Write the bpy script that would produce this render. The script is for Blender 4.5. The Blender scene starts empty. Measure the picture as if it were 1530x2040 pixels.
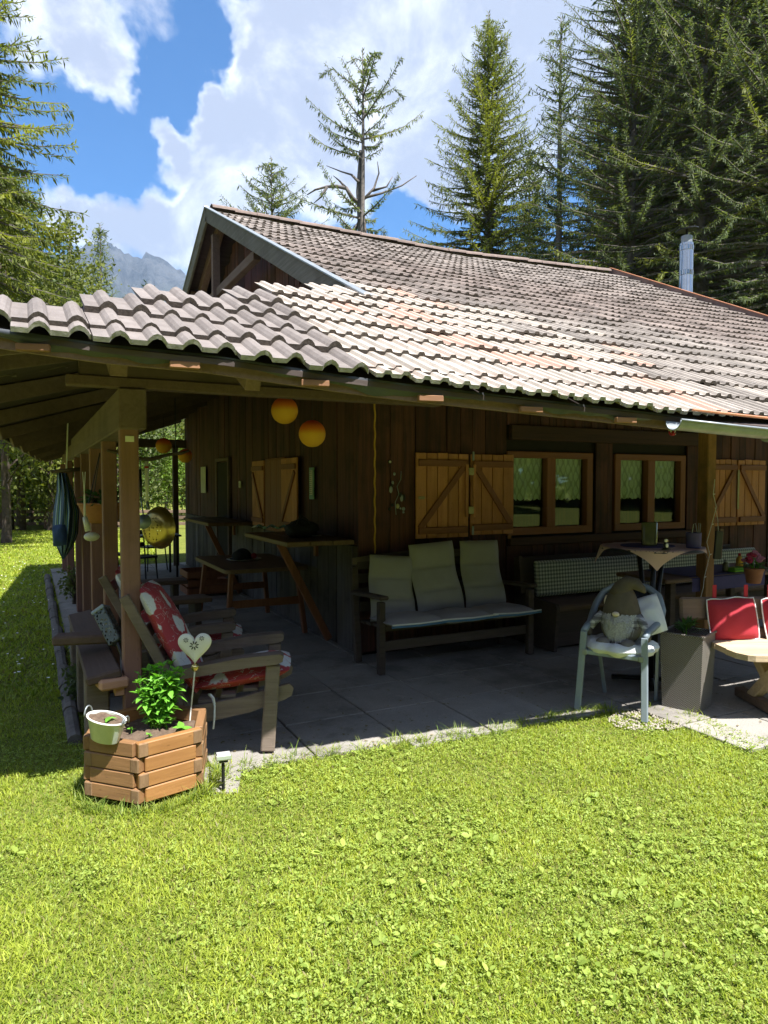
import bpy, math, random
import numpy as np
from mathutils import Vector, Matrix

# ------------------------------------------------------------------ camera, sky, sun, exposure
S = bpy.context.scene
COL = S.collection
F_PX, CX, CY, HOR = 1380.0, 765.0, 1020.0, 962.0
YAW = math.radians(27.0)
PITCH = math.atan((CY - HOR) / F_PX)
EYE = 1.65
cam = bpy.data.cameras.new('camera')
cam.sensor_fit = 'VERTICAL'
cam.sensor_height = 36.0
cam.lens = 36.0 * F_PX / 2040.0
cam.clip_start = 0.05
cam.clip_end = 12000
cam_o = bpy.data.objects.new('camera', cam)
COL.objects.link(cam_o)
cam_o.location = (0, 0, EYE)
cam_o.rotation_euler = (math.pi / 2 - PITCH, 0, -YAW)
S.camera = cam_o

SUN_TO = Vector((0.13, -0.53, 1.0)).normalized()      # towards the sun
SUN_EL = math.asin(SUN_TO.z)
SUN_AZ = math.atan2(SUN_TO.x, SUN_TO.y)
sun = bpy.data.lights.new('sun', 'SUN')
sun.energy = 4.1
sun.angle = math.radians(0.55)
sun.color = (1.0, 0.965, 0.91)
sun_o = bpy.data.objects.new('sun', sun)
COL.objects.link(sun_o)
sun_o.rotation_euler = (-SUN_TO).to_track_quat('-Z', 'Y').to_euler()

S.render.engine = 'CYCLES'
S.cycles.use_denoising = True
S.cycles.max_bounces = 8
S.cycles.diffuse_bounces = 4
S.cycles.glossy_bounces = 4
S.cycles.transmission_bounces = 6
S.cycles.transparent_max_bounces = 12
S.cycles.volume_bounces = 0
S.cycles.caustics_reflective = False
S.cycles.caustics_refractive = False
S.view_settings.view_transform = 'Standard'
S.view_settings.look = 'None'
S.view_settings.gamma = 1.0
S.view_settings.use_curve_mapping = False
S.view_settings.exposure = 1.82

FWD = Vector((math.sin(YAW) * math.cos(PITCH), math.cos(YAW) * math.cos(PITCH), -math.sin(PITCH)))
RIGHT = Vector((math.cos(YAW), -math.sin(YAW), 0))
UP = RIGHT.cross(FWD)


def ray(px, py):
    return FWD + RIGHT * ((px - CX) / F_PX) + UP * ((CY - py) / F_PX)


def at(px, py, X=None, Y=None, Z=None, D=None):
    """point of the place seen at a spot of the photograph, on the plane X=, Y=, Z= or at depth D"""
    d = ray(px, py)
    if X is not None: t = X / d.x
    elif Y is not None: t = Y / d.y
    elif Z is not None: t = (Z - EYE) / d.z
    else: t = D
    return Vector((0, 0, EYE)) + d * t


# ---- world: Nishita sky with cumulus clouds
W = bpy.data.worlds.new('World')
S.world = W
W.use_nodes = True
nt = W.node_tree
W.cycles.sampling_method = 'MANUAL'
W.cycles.sample_map_resolution = 256
nt.nodes.clear()


class NG:
    """small helper that wires shader nodes"""
    def __init__(s, tree): s.t = tree
    def n(s, kind, **kw):
        nd = s.t.nodes.new(kind)
        for k, v in kw.items(): setattr(nd, k, v)
        return nd
    def l(s, a, b): s.t.links.new(a, b)
    def put(s, sock, v):
        if hasattr(v, 'is_linked') or isinstance(v, bpy.types.NodeSocket): s.l(v, sock)
        else: sock.default_value = v
    def math(s, op, a, b=None, c=None, clamp=False):
        nd = s.n('ShaderNodeMath', operation=op, use_clamp=clamp)
        s.put(nd.inputs[0], a)
        if b is not None: s.put(nd.inputs[1], b)
        if c is not None: s.put(nd.inputs[2], c)
        return nd.outputs[0]
    def vmath(s, op, a, b=None):
        nd = s.n('ShaderNodeVectorMath', operation=op)
        s.put(nd.inputs[0], a)
        if b is not None: s.put(nd.inputs[1], b)
        return nd
    def noise(s, vec, scale, detail=4, rough=.5, dist=0.0):
        nd = s.n('ShaderNodeTexNoise')
        if vec is not None: s.l(vec, nd.inputs['Vector'])
        nd.inputs['Scale'].default_value = scale
        nd.inputs['Detail'].default_value = detail
        nd.inputs['Roughness'].default_value = rough
        nd.inputs['Distortion'].default_value = dist
        return nd.outputs['Fac']
    def mix(s, fac, a, b, blend='MIX'):
        nd = s.n('ShaderNodeMix', data_type='RGBA', blend_type=blend)
        s.put(nd.inputs[0], fac)
        for i, v in ((6, a), (7, b)):
            if isinstance(v, tuple): v = tuple(v[:3]) + (1,)
            s.put(nd.inputs[i], v)
        return nd.outputs[2]
    def ramp(s, fac, stops, interp='LINEAR'):
        nd = s.n('ShaderNodeValToRGB')
        nd.color_ramp.interpolation = interp
        e = nd.color_ramp.elements
        while len(e) < len(stops): e.new(.5)
        for i, (p, c) in enumerate(stops):
            e[i].position = p
            e[i].color = tuple(c[:3]) + (1,) if not isinstance(c, float) else (c, c, c, 1)
        s.l(fac, nd.inputs[0])
        return nd.outputs[0]
    def smooth(s, x, lo, hi):
        nd = s.n('ShaderNodeMapRange', interpolation_type='SMOOTHSTEP')
        s.put(nd.inputs[0], x)
        nd.inputs[1].default_value = lo; nd.inputs[2].default_value = hi
        return nd.outputs[0]
    def mapping(s, vec, scale, loc=(0, 0, 0)):
        nd = s.n('ShaderNodeMapping')
        s.l(vec, nd.inputs[0])
        nd.inputs['Scale'].default_value = scale
        nd.inputs['Location'].default_value = loc
        return nd.outputs[0]


g = NG(nt)
tc = g.n('ShaderNodeTexCoord')
dirv = tc.outputs['Generated']
sky = g.n('ShaderNodeTexSky', sky_type='NISHITA')
sky.sun_disc = False
sky.sun_elevation = SUN_EL
sky.sun_rotation = SUN_AZ
sky.altitude = 1100
sky.air_density = 1.0
sky.dust_density = 0.3
sky.ozone_density = 1.6
skyc = g.vmath('SCALE', sky.outputs[0]); skyc.inputs['Scale'].default_value = 0.105
skyc = g.mix(1.0, skyc.outputs[0], (.36, .74, 1.08), 'MULTIPLY')
# cumulus clouds: lobes at sky directions, torn by noise (px, py, radius px, amount)
LOBES = [(70, 0, 80, .55), (170, 20, 70, .62), (150, 105, 52, .72), (215, 165, 42, .74), (300, 0, 40, .42),
         (640, 20, 130, .95), (565, 110, 75, .95), (620, 220, 110, 1.0), (820, 70, 170, 1.1), (1000, 60, 170, 1.1), (1150, 90, 130, 1.0),
         (800, 230, 150, 1.0), (650, 345, 90, .85), (930, 300, 120, .75),
         (308, 262, 36, .95), (330, 305, 36, .8), (422, 185, 26, .95), (430, 250, 48, 1.0), (460, 330, 80, 1.0), (535, 290, 55, .8),
         (140, 415, 40, .9), (190, 455, 55, .9), (285, 430, 45, .75), (330, 485, 80, 1.0), (390, 410, 42, .9), (450, 440, 65, .9)]
HOLES = [(420, 90, 50, .75), (340, 190, 60, .7), (200, 320, 70, .8), (330, 380, 26, .35), (800, 415, 55, .75), (870, 480, 55, .8), (690, 405, 22, .45)]
warp = g.n('ShaderNodeTexNoise'); g.l(dirv, warp.inputs['Vector'])
warp.inputs['Scale'].default_value = 11; warp.inputs['Detail'].default_value = 4; warp.inputs['Roughness'].default_value = .6
wv = g.vmath('SUBTRACT', warp.outputs['Color'], (.5, .5, .5))
wv2 = g.vmath('SCALE', wv.outputs[0]); wv2.inputs['Scale'].default_value = .11
wd = g.vmath('NORMALIZE', g.vmath('ADD', dirv, wv2.outputs[0]).outputs[0]).outputs[0]
total = None
for sgn, lst in ((1, LOBES), (-1, HOLES)):
    for (px, py, r, amp) in lst:
        d = ray(px, py).normalized()
        sig = r / F_PX * .68
        dot = g.vmath('DOT_PRODUCT', wd, tuple(d)).outputs['Value']
        e = g.math('MULTIPLY', g.math('SUBTRACT', dot, 1.0), 1.0 / sig ** 2)
        e = g.math('MULTIPLY', g.math('EXPONENT', e), amp * sgn)
        total = e if total is None else g.math('ADD', total, e)
inview = g.smooth(g.vmath('DOT_PRODUCT', dirv, tuple(ray(600, 250).normalized())).outputs['Value'], .78, .88)
gen = g.math('MULTIPLY', g.smooth(g.noise(dirv, 2.6, 5, .55), .36, .60), g.math('SUBTRACT', 1.0, inview))  # clouds out of view, their cover widened to brighten the shade
total = g.math('MINIMUM', g.math('ADD', total, gen), 1.25)
fine = g.noise(dirv, 19, 7, .60, .4)
dens = g.math('ADD', total, g.math('MULTIPLY', g.math('SUBTRACT', fine, .5), 1.15))
mask = g.smooth(dens, .18, .84)
mask = g.math('POWER', mask, .8)
# the thick parts turn grey-lilac below, sunlit rims stay white
shade_n = g.noise(dirv, 6.5, 6, .62, .3)
shade = g.smooth(g.math('ADD', g.math('MULTIPLY', g.math('MINIMUM', total, 1.0), .34), shade_n), .56, .86)
cloudc = g.mix(shade, (.74, .76, .80), (.33, .36, .45))
skyc = g.mix(mask, skyc, cloudc)
bg = g.n('ShaderNodeBackground')
g.l(skyc, bg.inputs[0]); bg.inputs[1].default_value = 0.54
outw = g.n('ShaderNodeOutputWorld')
g.l(bg.outputs[0], outw.inputs[0])

# ------------------------------------------------------------------ helpers
random.seed(7)
RNG = np.random.default_rng(7)
R = math.radians


class MB:
    """collects simple shapes and links them as one mesh object"""
    def __init__(s): s.v = []; s.f = []; s.m = []; s.mi = 0
    def add(s, vs, fs):
        o = len(s.v)
        s.v += [tuple(p) for p in vs]
        s.f += [tuple(i + o for i in f) for f in fs]
        s.m += [s.mi] * len(fs)
        return s
    def box(s, c, d, M=None, ch=0.0):
        hx, hy, hz = d[0] / 2, d[1] / 2, d[2] / 2
        if ch <= 0 or ch > min(hx, hy, hz) * .9:
            vs = [Vector((sx * hx, sy * hy, sz * hz)) for sz in (-1, 1) for sy in (-1, 1) for sx in (-1, 1)]
            fs = [(0, 2, 3, 1), (4, 5, 7, 6), (0, 1, 5, 4), (2, 6, 7, 3), (0, 4, 6, 2), (1, 3, 7, 5)]
        else:
            vs, idx = [], {}
            for sx in (-1, 1):
                for sy in (-1, 1):
                    for sz in (-1, 1):
                        for a in range(3):
                            h = [hx - ch, hy - ch, hz - ch]
                            h[a] += ch
                            idx[(sx, sy, sz, a)] = len(vs)
                            vs.append(Vector((sx * h[0], sy * h[1], sz * h[2])))
            fs = []
            for sg in (-1, 1):
                q = [idx[(sg, -1, -1, 0)], idx[(sg, 1, -1, 0)], idx[(sg, 1, 1, 0)], idx[(sg, -1, 1, 0)]]
                fs.append(tuple(q if sg > 0 else q[::-1]))
                q = [idx[(-1, sg, -1, 1)], idx[(-1, sg, 1, 1)], idx[(1, sg, 1, 1)], idx[(1, sg, -1, 1)]]
                fs.append(tuple(q if sg > 0 else q[::-1]))
                q = [idx[(-1, -1, sg, 2)], idx[(1, -1, sg, 2)], idx[(1, 1, sg, 2)], idx[(-1, 1, sg, 2)]]
                fs.append(tuple(q if sg > 0 else q[::-1]))
            for a in (-1, 1):
                for b in (-1, 1):
                    fs.append((idx[(a, b, -1, 0)], idx[(a, b, -1, 1)], idx[(a, b, 1, 1)], idx[(a, b, 1, 0)]))
                    fs.append((idx[(a, -1, b, 0)], idx[(a, -1, b, 2)], idx[(a, 1, b, 2)], idx[(a, 1, b, 0)]))
                    fs.append((idx[(-1, a, b, 1)], idx[(-1, a, b, 2)], idx[(1, a, b, 2)], idx[(1, a, b, 1)]))
                    for c2 in (-1, 1):
                        fs.append((idx[(a, b, c2, 0)], idx[(a, b, c2, 1)], idx[(a, b, c2, 2)]))
        c = Vector(c)
        if M is not None: vs = [M @ p for p in vs]
        return s.add([p + c for p in vs], fs)
    def beam(s, p0, p1, w, h, ch=0.0, up=(0, 0, 1)):
        """bar from p0 to p1, w sideways, h along up"""
        p0, p1 = Vector(p0), Vector(p1)
        d = p1 - p0
        L = d.length
        y = d.normalized()
        x = y.cross(Vector(up))
        if x.length < 1e-4: x = Vector((1, 0, 0))
        x.normalize()
        z = x.cross(y)
        M = Matrix((x, y, z)).transposed()
        return s.box((p0 + p1) / 2, (w, L, h), M, ch)
    def tube(s, pts, r, n=8, cap=True, closed=False):
        pts = [Vector(p) for p in pts]
        rr = r if isinstance(r, (list, tuple)) else [r] * len(pts)
        vs, fs = [], []
        prev = None
        m = len(pts)
        for i, p in enumerate(pts):
            a = pts[i - 1] if (i > 0 or closed) else p
            b = pts[(i + 1) % m] if (i < m - 1 or closed) else p
            t = (b - a).normalized()
            if prev is None:
                x = t.orthogonal().normalized()
            else:
                x = prev - t * prev.dot(t)
                x = x.normalized() if x.length > 1e-6 else t.orthogonal().normalized()
            prev = x
            y = t.cross(x)
            for k in range(n):
                an = 2 * math.pi * k / n
                vs.append(p + (x * math.cos(an) + y * math.sin(an)) * rr[i])
        for i in range(m - (0 if closed else 1)):
            j = (i + 1) % m
            for k in range(n):
                k2 = (k + 1) % n
                fs.append((i * n + k, i * n + k2, j * n + k2, j * n + k))
        if cap and not closed:
            fs.append(tuple(range(n))[::-1])
            fs.append(tuple((m - 1) * n + k for k in range(n)))
        return s.add(vs, fs)
    def lathe(s, prof, c=(0, 0, 0), n=20, sx=1, sy=1, M=None):
        vs, fs = [], []
        c = Vector(c)
        for (r, z) in prof:
            for k in range(n):
                a = 2 * math.pi * k / n
                p = Vector((r * sx * math.cos(a), r * sy * math.sin(a), z))
                vs.append((M @ p if M is not None else p) + c)
        for i in range(len(prof) - 1):
            for k in range(n):
                k2 = (k + 1) % n
                fs.append((i * n + k, i * n + k2, (i + 1) * n + k2, (i + 1) * n + k))
        if prof[0][0] > 1e-5: fs.append(tuple(range(n))[::-1])
        if prof[-1][0] > 1e-5: fs.append(tuple((len(prof) - 1) * n + k for k in range(n)))
        return s.add(vs, fs)
    def sphere(s, c, r, n=16, m=10, sc=(1, 1, 1), fn=None):
        vs, fs = [], []
        c = Vector(c)
        for i in range(m + 1):
            th = math.pi * i / m
            for k in range(n):
                a = 2 * math.pi * k / n
                d = Vector((math.sin(th) * math.cos(a), math.sin(th) * math.sin(a), math.cos(th)))
                q = 1 if fn is None else fn(d)
                vs.append(c + Vector((d.x * sc[0], d.y * sc[1], d.z * sc[2])) * (r * q))
        for i in range(m):
            for k in range(n):
                k2 = (k + 1) % n
                fs.append((i * n + k, (i + 1) * n + k, (i + 1) * n + k2, i * n + k2))
        return s.add(vs, fs)
    def prism(s, poly, y0, y1, M=None, off=(0, 0, 0)):
        """outline in x,z pushed from y0 to y1"""
        n = len(poly)
        vs = [Vector((p[0], y0, p[1])) for p in poly] + [Vector((p[0], y1, p[1])) for p in poly]
        if M is not None: vs = [M @ p for p in vs]
        vs = [p + Vector(off) for p in vs]
        fs = [tuple(range(n)), tuple(range(2 * n - 1, n - 1, -1))]
        for i in range(n):
            j = (i + 1) % n
            fs.append((j, i, i + n, j + n))
        return s.add(vs, fs)
    def grid(s, fn, nu, nv):
        vs = [fn(i / nu, j / nv) for j in range(nv + 1) for i in range(nu + 1)]
        fs = [(j * (nu + 1) + i, j * (nu + 1) + i + 1, (j + 1) * (nu + 1) + i + 1, (j + 1) * (nu + 1) + i) for j in range(nv) for i in range(nu)]
        return s.add(vs, fs)
    def pad(s, c, d, M=None, puff=.35, nu=8, nv=8, wob=0.0, seed=0):
        """soft cushion: flat box swollen in the middle, local x,y wide, z thick"""
        rd = random.Random(seed)
        ph = [rd.uniform(0, 6.28) for _ in range(6)]
        def sur(sg):
            def fn(u, v):
                x, y = u * 2 - 1, v * 2 - 1
                e = (1 - abs(x) ** 3.2) * (1 - abs(y) ** 3.2)
                t = max(e, 0) ** .38
                w = wob * (math.sin(5 * x + ph[0]) * math.sin(4 * y + ph[1]) + .6 * math.sin(9 * x + ph[2] + 3 * y))
                z = sg * (d[2] / 2) * t * (1 + puff * (1 - x * x) * (1 - y * y)) + w * t * (.4 if sg < 0 else 1)
                k = 1 - .04 * (abs(x) * abs(y)) ** 2
                p = Vector((x * d[0] / 2 * k, y * d[1] / 2 * k, z))
                return (M @ p if M is not None else p) + Vector(c)
            return fn
        s.grid(sur(1), nu, nv)
        o = len(s.f)
        s.grid(sur(-1), nu, nv)
        s.f[o:] = [f[::-1] for f in s.f[o:]]
        return s
    def mesh(s, name, mats, smooth=False):
        me = bpy.data.meshes.new(name)
        me.from_pydata(s.v, [], s.f)
        for m in (mats if isinstance(mats, (list, tuple)) else [mats]): me.materials.append(m)
        if isinstance(mats, (list, tuple)) and len(mats) > 1:
            me.polygons.foreach_set('material_index', s.m)
        if smooth: me.polygons.foreach_set('use_smooth', [True] * len(me.polygons))
        me.update()
        return me
    def build(s, name, mats, parent=None, loc=(0, 0, 0), smooth=False, rot=None, auto=False):
        me = s.mesh(name, mats, smooth)
        if auto: me.set_sharp_from_angle(angle=R(38))
        return link(name, me, parent, loc, rot)


def link(name, me, parent=None, loc=(0, 0, 0), rot=None, scale=None):
    o = bpy.data.objects.new(name, me)
    COL.objects.link(o)
    o.location = loc
    if rot is not None: o.rotation_euler = rot
    if scale is not None: o.scale = scale
    if parent is not None: o.parent = parent
    return o


def tag(o, label=None, cat=None, group=None, kind=None):
    if label: o['label'] = label
    if cat: o['category'] = cat
    if group: o['group'] = group
    if kind: o['kind'] = kind
    return o


def thing(name, label, cat, loc=(0, 0, 0), rz=0, group=None, rot=None):
    o = bpy.data.objects.new(name, None)
    COL.objects.link(o)
    o.empty_display_size = .2
    o.location = loc
    o.rotation_euler = rot if rot is not None else (0, 0, rz)
    return tag(o, label, cat, group)


def copy_tree(o, parent=None):
    c = o.copy()
    COL.objects.link(c)
    c.parent = parent
    for ch in list(o.children): copy_tree(ch, c)
    return c


_cb = {}


def cbox(d, ch, mat, name):
    k = (tuple(round(x, 4) for x in d), ch, mat.name)
    if k not in _cb:
        _cb[k] = MB().box((0, 0, 0), d, None, ch).mesh(name, mat)
    return _cb[k]


def fast_mesh(name, verts, tris, mat, col=None, quads=False):
    """numpy arrays straight into a mesh; col = one colour per vertex"""
    k = 4 if quads else 3
    me = bpy.data.meshes.new(name)
    nv, nf = len(verts), len(tris)
    me.vertices.add(nv)
    me.vertices.foreach_set('co', np.asarray(verts, dtype=np.float32).ravel())
    me.loops.add(nf * k)
    me.loops.foreach_set('vertex_index', np.asarray(tris, dtype=np.int32).ravel())
    me.polygons.add(nf)
    me.polygons.foreach_set('loop_start', np.arange(0, nf * k, k, dtype=np.int32))
    me.polygons.foreach_set('loop_total', np.full(nf, k, dtype=np.int32))
    if col is not None:
        a = me.color_attributes.new('tint', 'FLOAT_COLOR', 'POINT')
        c4 = np.ones((nv, 4), dtype=np.float32)
        c4[:, :3] = col
        a.data.foreach_set('color', c4.ravel())
    me.materials.append(mat)
    me.update(calc_edges=True)
    me.validate()
    return me


# ------------------------------------------------------------------ materials
def new_mat(name):
    m = bpy.data.materials.new(name)
    m.use_nodes = True
    t = m.node_tree
    t.nodes.clear()
    g = NG(t)
    b = g.n('ShaderNodeBsdfPrincipled')
    o = g.n('ShaderNodeOutputMaterial')
    g.l(b.outputs[0], o.inputs[0])
    g.b, g.o = b, o
    return m, g


def hsv_jit(g, col, amt, rnd=None):
    """brightness shift from one object to the next"""
    if rnd is None: rnd = g.n('ShaderNodeObjectInfo').outputs['Random']
    h = g.n('ShaderNodeHueSaturation')
    g.l(col, h.inputs['Color'])
    g.l(g.math('ADD', g.math('MULTIPLY', rnd, amt * 2), 1 - amt), h.inputs['Value'])
    return h.outputs[0]


def bump(g, h, strength=.3, dist=.01):
    nd = g.n('ShaderNodeBump')
    nd.inputs['Strength'].default_value = strength
    nd.inputs['Distance'].default_value = dist
    g.l(h, nd.inputs['Height'])
    g.l(nd.outputs[0], g.b.inputs['Normal'])


def shifted(g):
    """object coordinates with an offset of each object's own"""
    tc = g.n('ShaderNodeTexCoord')
    rn = g.n('ShaderNodeObjectInfo').outputs['Random']
    cm = g.n('ShaderNodeCombineXYZ')
    g.l(g.math('MULTIPLY', rn, 37.1), cm.inputs[0]); g.l(g.math('MULTIPLY', rn, 71.7), cm.inputs[1]); g.l(g.math('MULTIPLY', rn, 13.3), cm.inputs[2])
    return g.vmath('ADD', tc.outputs['Object'], cm.outputs[0]).outputs[0]


def plain(name, c1, c2=None, rough=.6, metal=0, scale=8, bmp=0, bscale=60, jit=.06, spec=None):
    m, g = new_mat(name)
    v = shifted(g)
    c2 = c2 or tuple(x * .7 for x in c1)
    col = g.mix(g.smooth(g.noise(v, scale, 6, .6), .3, .7), c1, c2)
    col = hsv_jit(g, col, jit)
    g.l(col, g.b.inputs['Base Color'])
    g.b.inputs['Roughness'].default_value = rough
    g.b.inputs['Metallic'].default_value = metal
    if spec is not None: g.b.inputs['Specular IOR Level'].default_value = spec
    if bmp: bump(g, g.noise(v, bscale, 4, .6), bmp, .004)
    return m


def wood(name, c1, c2, axis='z', rough=.7, jit=.18, fine=28, along=1.6, bmp=.35, stain=None, stain_amt=.5, knots=0.0):
    m, g = new_mat(name)
    v = shifted(g)
    sc = [fine, fine, fine]
    sc['xyz'.index(axis)] = along
    gv = g.mapping(v, tuple(sc))
    n1 = g.noise(gv, 1.0, 6, .62, .6)
    n2 = g.noise(gv, 3.6, 5, .6)
    f = g.smooth(g.math('ADD', g.math('MULTIPLY', n1, .7), g.math('MULTIPLY', n2, .3)), .3, .68)
    col = g.mix(f, c1, c2)
    if knots:
        vo = g.n('ShaderNodeTexVoronoi')
        k2 = [7, 7, 7]; k2['xyz'.index(axis)] = 2.4
        g.l(g.mapping(v, tuple(k2)), vo.inputs['Vector'])
        kn = g.math('SUBTRACT', 1.0, g.smooth(vo.outputs['Distance'], .05, .16))
        col = g.mix(g.math('MULTIPLY', kn, knots), col, tuple(x * .3 for x in c1))
    if stain:
        sn = g.smooth(g.noise(v, 2.3, 6, .65), .45, .72)
        col = g.mix(g.math('MULTIPLY', sn, stain_amt), col, stain)
    col = hsv_jit(g, col, jit)
    g.l(col, g.b.inputs['Base Color'])
    g.b.inputs['Roughness'].default_value = rough
    g.b.inputs['Specular IOR Level'].default_value = .3
    bump(g, g.math('ADD', n1, g.math('MULTIPLY', n2, .5)), bmp, .006)
    return m


def leafmat(name, rough=.5, trans=.38, attr='tint', const=None):
    m = bpy.data.materials.new(name)
    m.use_nodes = True
    t = m.node_tree
    t.nodes.clear()
    g = NG(t)
    if const is None:
        a = g.n('ShaderNodeAttribute', attribute_name=attr).outputs['Color']
    else:
        tcx = shifted(g)
        a = hsv_jit(g, g.mix(g.noise(tcx, 30, 3), const[0], const[1]), .2)
    b = g.n('ShaderNodeBsdfPrincipled')
    g.l(a, b.inputs['Base Color'])
    b.inputs['Roughness'].default_value = rough
    b.inputs['Specular IOR Level'].default_value = .25
    tr = g.n('ShaderNodeBsdfTranslucent')
    g.l(g.mix(1.0, a, (1.25, 1.3, .55), 'MULTIPLY'), tr.inputs[0])
    mx = g.n('ShaderNodeMixShader')
    mx.inputs[0].default_value = trans
    g.l(b.outputs[0], mx.inputs[1]); g.l(tr.outputs[0], mx.inputs[2])
    o = g.n('ShaderNodeOutputMaterial')
    g.l(mx.outputs[0], o.inputs[0])
    return m


M = {}
M['siding'] = wood('siding_dark', (.044, .024, .024), (.130, .048, .042), 'z', .75, .35, 22, .9, .5, (.016, .012, .010), .6)
M['siding_base'] = wood('siding_weathered', (.105, .092, .086), (.16, .142, .132), 'z', .85, .3, 22, .9, .5, (.03, .03, .024), .6)
M['siding_x'] = wood('siding_rail', (.040, .025, .024), (.085, .040, .034), 'x', .75, .1, 22, .9, .5)
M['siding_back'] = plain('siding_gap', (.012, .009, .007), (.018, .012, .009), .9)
M['post'] = wood('post_brown', (.20, .105, .085), (.26, .14, .11), 'z', .7, .12, 30, 1.2, .3, (.10, .06, .035), .4, .25)
M['post_moss'] = wood('post_golden', (.20, .10, .04), (.30, .16, .065), 'z', .7, .1, 26, 1.0, .3, (.07, .06, .02), .7, .3)
M['beam'] = wood('beam_dark', (.085, .058, .054), (.118, .080, .074), 'x', .8, .15, 26, 1.2, .35, (.04, .035, .025), .5)
M['beam_y'] = wood('beam_dark_y', (.12, .084, .078), (.165, .115, .106), 'y', .8, .15, 26, 1.2, .35, (.05, .04, .03), .5)
M['sheath'] = wood('sheathing', (.055, .042, .040), (.08, .062, .058), 'x', .9, .1, 14, .8, .3)
M['rafter'] = wood('rafter_wood', (.12, .077, .068), (.17, .11, .098), 'y', .8, .25, 26, 1.2, .3)
M['block'] = wood('batten_end', (.22, .11, .06), (.30, .155, .085), 'x', .75, .25, 30, 2, .3)
M['barge'] = wood('barge_grey', (.105, .10, .095), (.165, .16, .15), 'y', .85, .12, 30, 1.2, .45, (.07, .06, .05), .5)
M['membrane'] = plain('roof_membrane', (.030, .036, .048), (.05, .055, .066), .45, jit=0)
M['zinc'] = plain('zinc_sheet', (.30, .33, .35), (.24, .265, .285), .5, .6, 14, .05, jit=.03)
M['steel'] = plain('bright_steel', (.42, .43, .44), (.36, .37, .38), .07, 1.0, 4, jit=0)
M['blackmetal'] = plain('black_metal', (.012, .012, .014), (.02, .02, .022), .45, .3, jit=.1)
M['greymetal'] = plain('grey_coated_metal', (.22, .27, .32), (.26, .31, .36), .42, .2, 6, jit=.02)
M['shutter'] = wood('shutter_larch', (.44, .185, .085), (.55, .26, .125), 'z', .65, .14, 26, 1.3, .3, (.20, .075, .02), .4, .45)
M['frame'] = wood('window_frame_wood', (.20, .078, .042), (.27, .11, .06), 'z', .6, .1, 26, 1.3, .25)
M['frame_x'] = wood('window_frame_rail', (.20, .078, .042), (.27, .11, .06), 'x', .6, .1, 26, 1.3, .25)
M['hinge'] = plain('brass_hinge', (.40, .36, .20), (.30, .28, .16), .45, .6)
M['foam'] = plain('yellow_foam', (.62, .38, .06), (.52, .30, .05), .9, 0, 20, .5, 30)
M['grey_old'] = wood('old_grey_wood', (.135, .105, .085), (.21, .165, .135), 'x', .85, .12, 26, 1.4, .5, (.10, .085, .065), .6, .3)
M['bench_dark'] = wood('dark_oiled_wood', (.058, .044, .036), (.088, .066, .054), 'x', .7, .15, 24, 1.4, .35)
M['bench_light'] = wood('bare_bench_wood', (.42, .31, .20), (.55, .43, .29), 'x', .8, .08, 22, 1.0, .35, (.30, .23, .16), .4, .3)
M['bench_brown'] = wood('bench_brown', (.135, .092, .070), (.195, .135, .10), 'x', .8, .15, 24, 1.2, .4)
M['redwood'] = wood('reddish_table_wood', (.20, .075, .035), (.28, .115, .055), 'z', .55, .1, 24, 1.4, .25)
M['redwood_top'] = wood('reddish_table_top', (.14, .085, .05), (.19, .12, .075), 'y', .5, .08, 20, 1.2, .2)
M['choc'] = wood('chocolate_timber', (.095, .062, .048), (.13, .086, .066), 'y', .75, .15, 24, 1.3, .3, (.07, .05, .04), .5)
M['lit_end'] = wood('sunlit_timber', (.46, .24, .15), (.56, .32, .21), 'x', .75, .05, 24, 3, .2)  # pale tone puts the sunlight on the beam end into its colour
M['planter'] = wood('planter_honey', (.26, .125, .042), (.37, .185, .070), 'x', .5, .12, 20, 1.5, .25, (.26, .12, .045), .5, .55)
M['planter_end'] = wood('planter_end_grain', (.17, .10, .05), (.24, .15, .08), 'z', .8, .15, 40, 12, .3)
M['planter_dim'] = wood('planter_dim_sides', (.20, .105, .048), (.29, .155, .07), 'x', .6, .14, 20, 1.5, .3, (.19, .105, .045), .6, .4)  # browner copy of the planter timber, shade put into the colour
M['soil'] = plain('soil', (.075, .048, .032), (.13, .09, .062), .95, 0, 40, .9, 90)
M['cushion_grey'] = plain('grey_cushion', (.40, .395, .395), (.35, .345, .345), .95, 0, 3, .12, 400, .04)
M['cushion_band'] = plain('blue_piping', (.10, .22, .42), (.08, .18, .36), .9)
M['white_cloth'] = plain('white_cloth', (.74, .76, .76), (.66, .68, .69), .9, 0, 5, .1, 200, .03)
M['red_cloth'] = plain('red_cloth', (.37, .022, .038), (.31, .018, .03), .9, 0, 4, .1, 300, .05)
M['purple_cloth'] = plain('purple_cloth', (.07, .062, .17), (.055, .05, .135), .9)
M['white_paint'] = plain('white_paint', (.78, .77, .72), (.70, .69, .63), .5)
M['gold'] = plain('gold_glass', (.72, .56, .22), (.6, .46, .16), .12, .8, jit=0)
M['gnome_hat'] = plain('brown_felt', (.11, .09, .065), (.085, .07, .052), .97, 0, 12, .4, 160)
M['gnome_body'] = plain('grey_plush', (.20, .18, .165), (.165, .15, .135), .97, 0, 14, .4, 160)
M['beard'] = plain('grey_beard', (.46, .46, .46), (.28, .28, .29), .95, 0, 90, .6, 120)
M['skin'] = plain('pale_felt', (.72, .62, .50), (.66, .56, .45), .8)
M['terracotta'] = plain('terracotta', (.40, .17, .07), (.30, .13, .055), .8, 0, 9, .3, 40)
M['stone'] = plain('kerb_stone', (.36, .32, .27), (.28, .25, .21), .9, 0, 10, .5, 60)
M['bark'] = plain('bark', (.115, .085, .065), (.06, .046, .036), .95, 0, 10, .9, 14)
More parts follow.
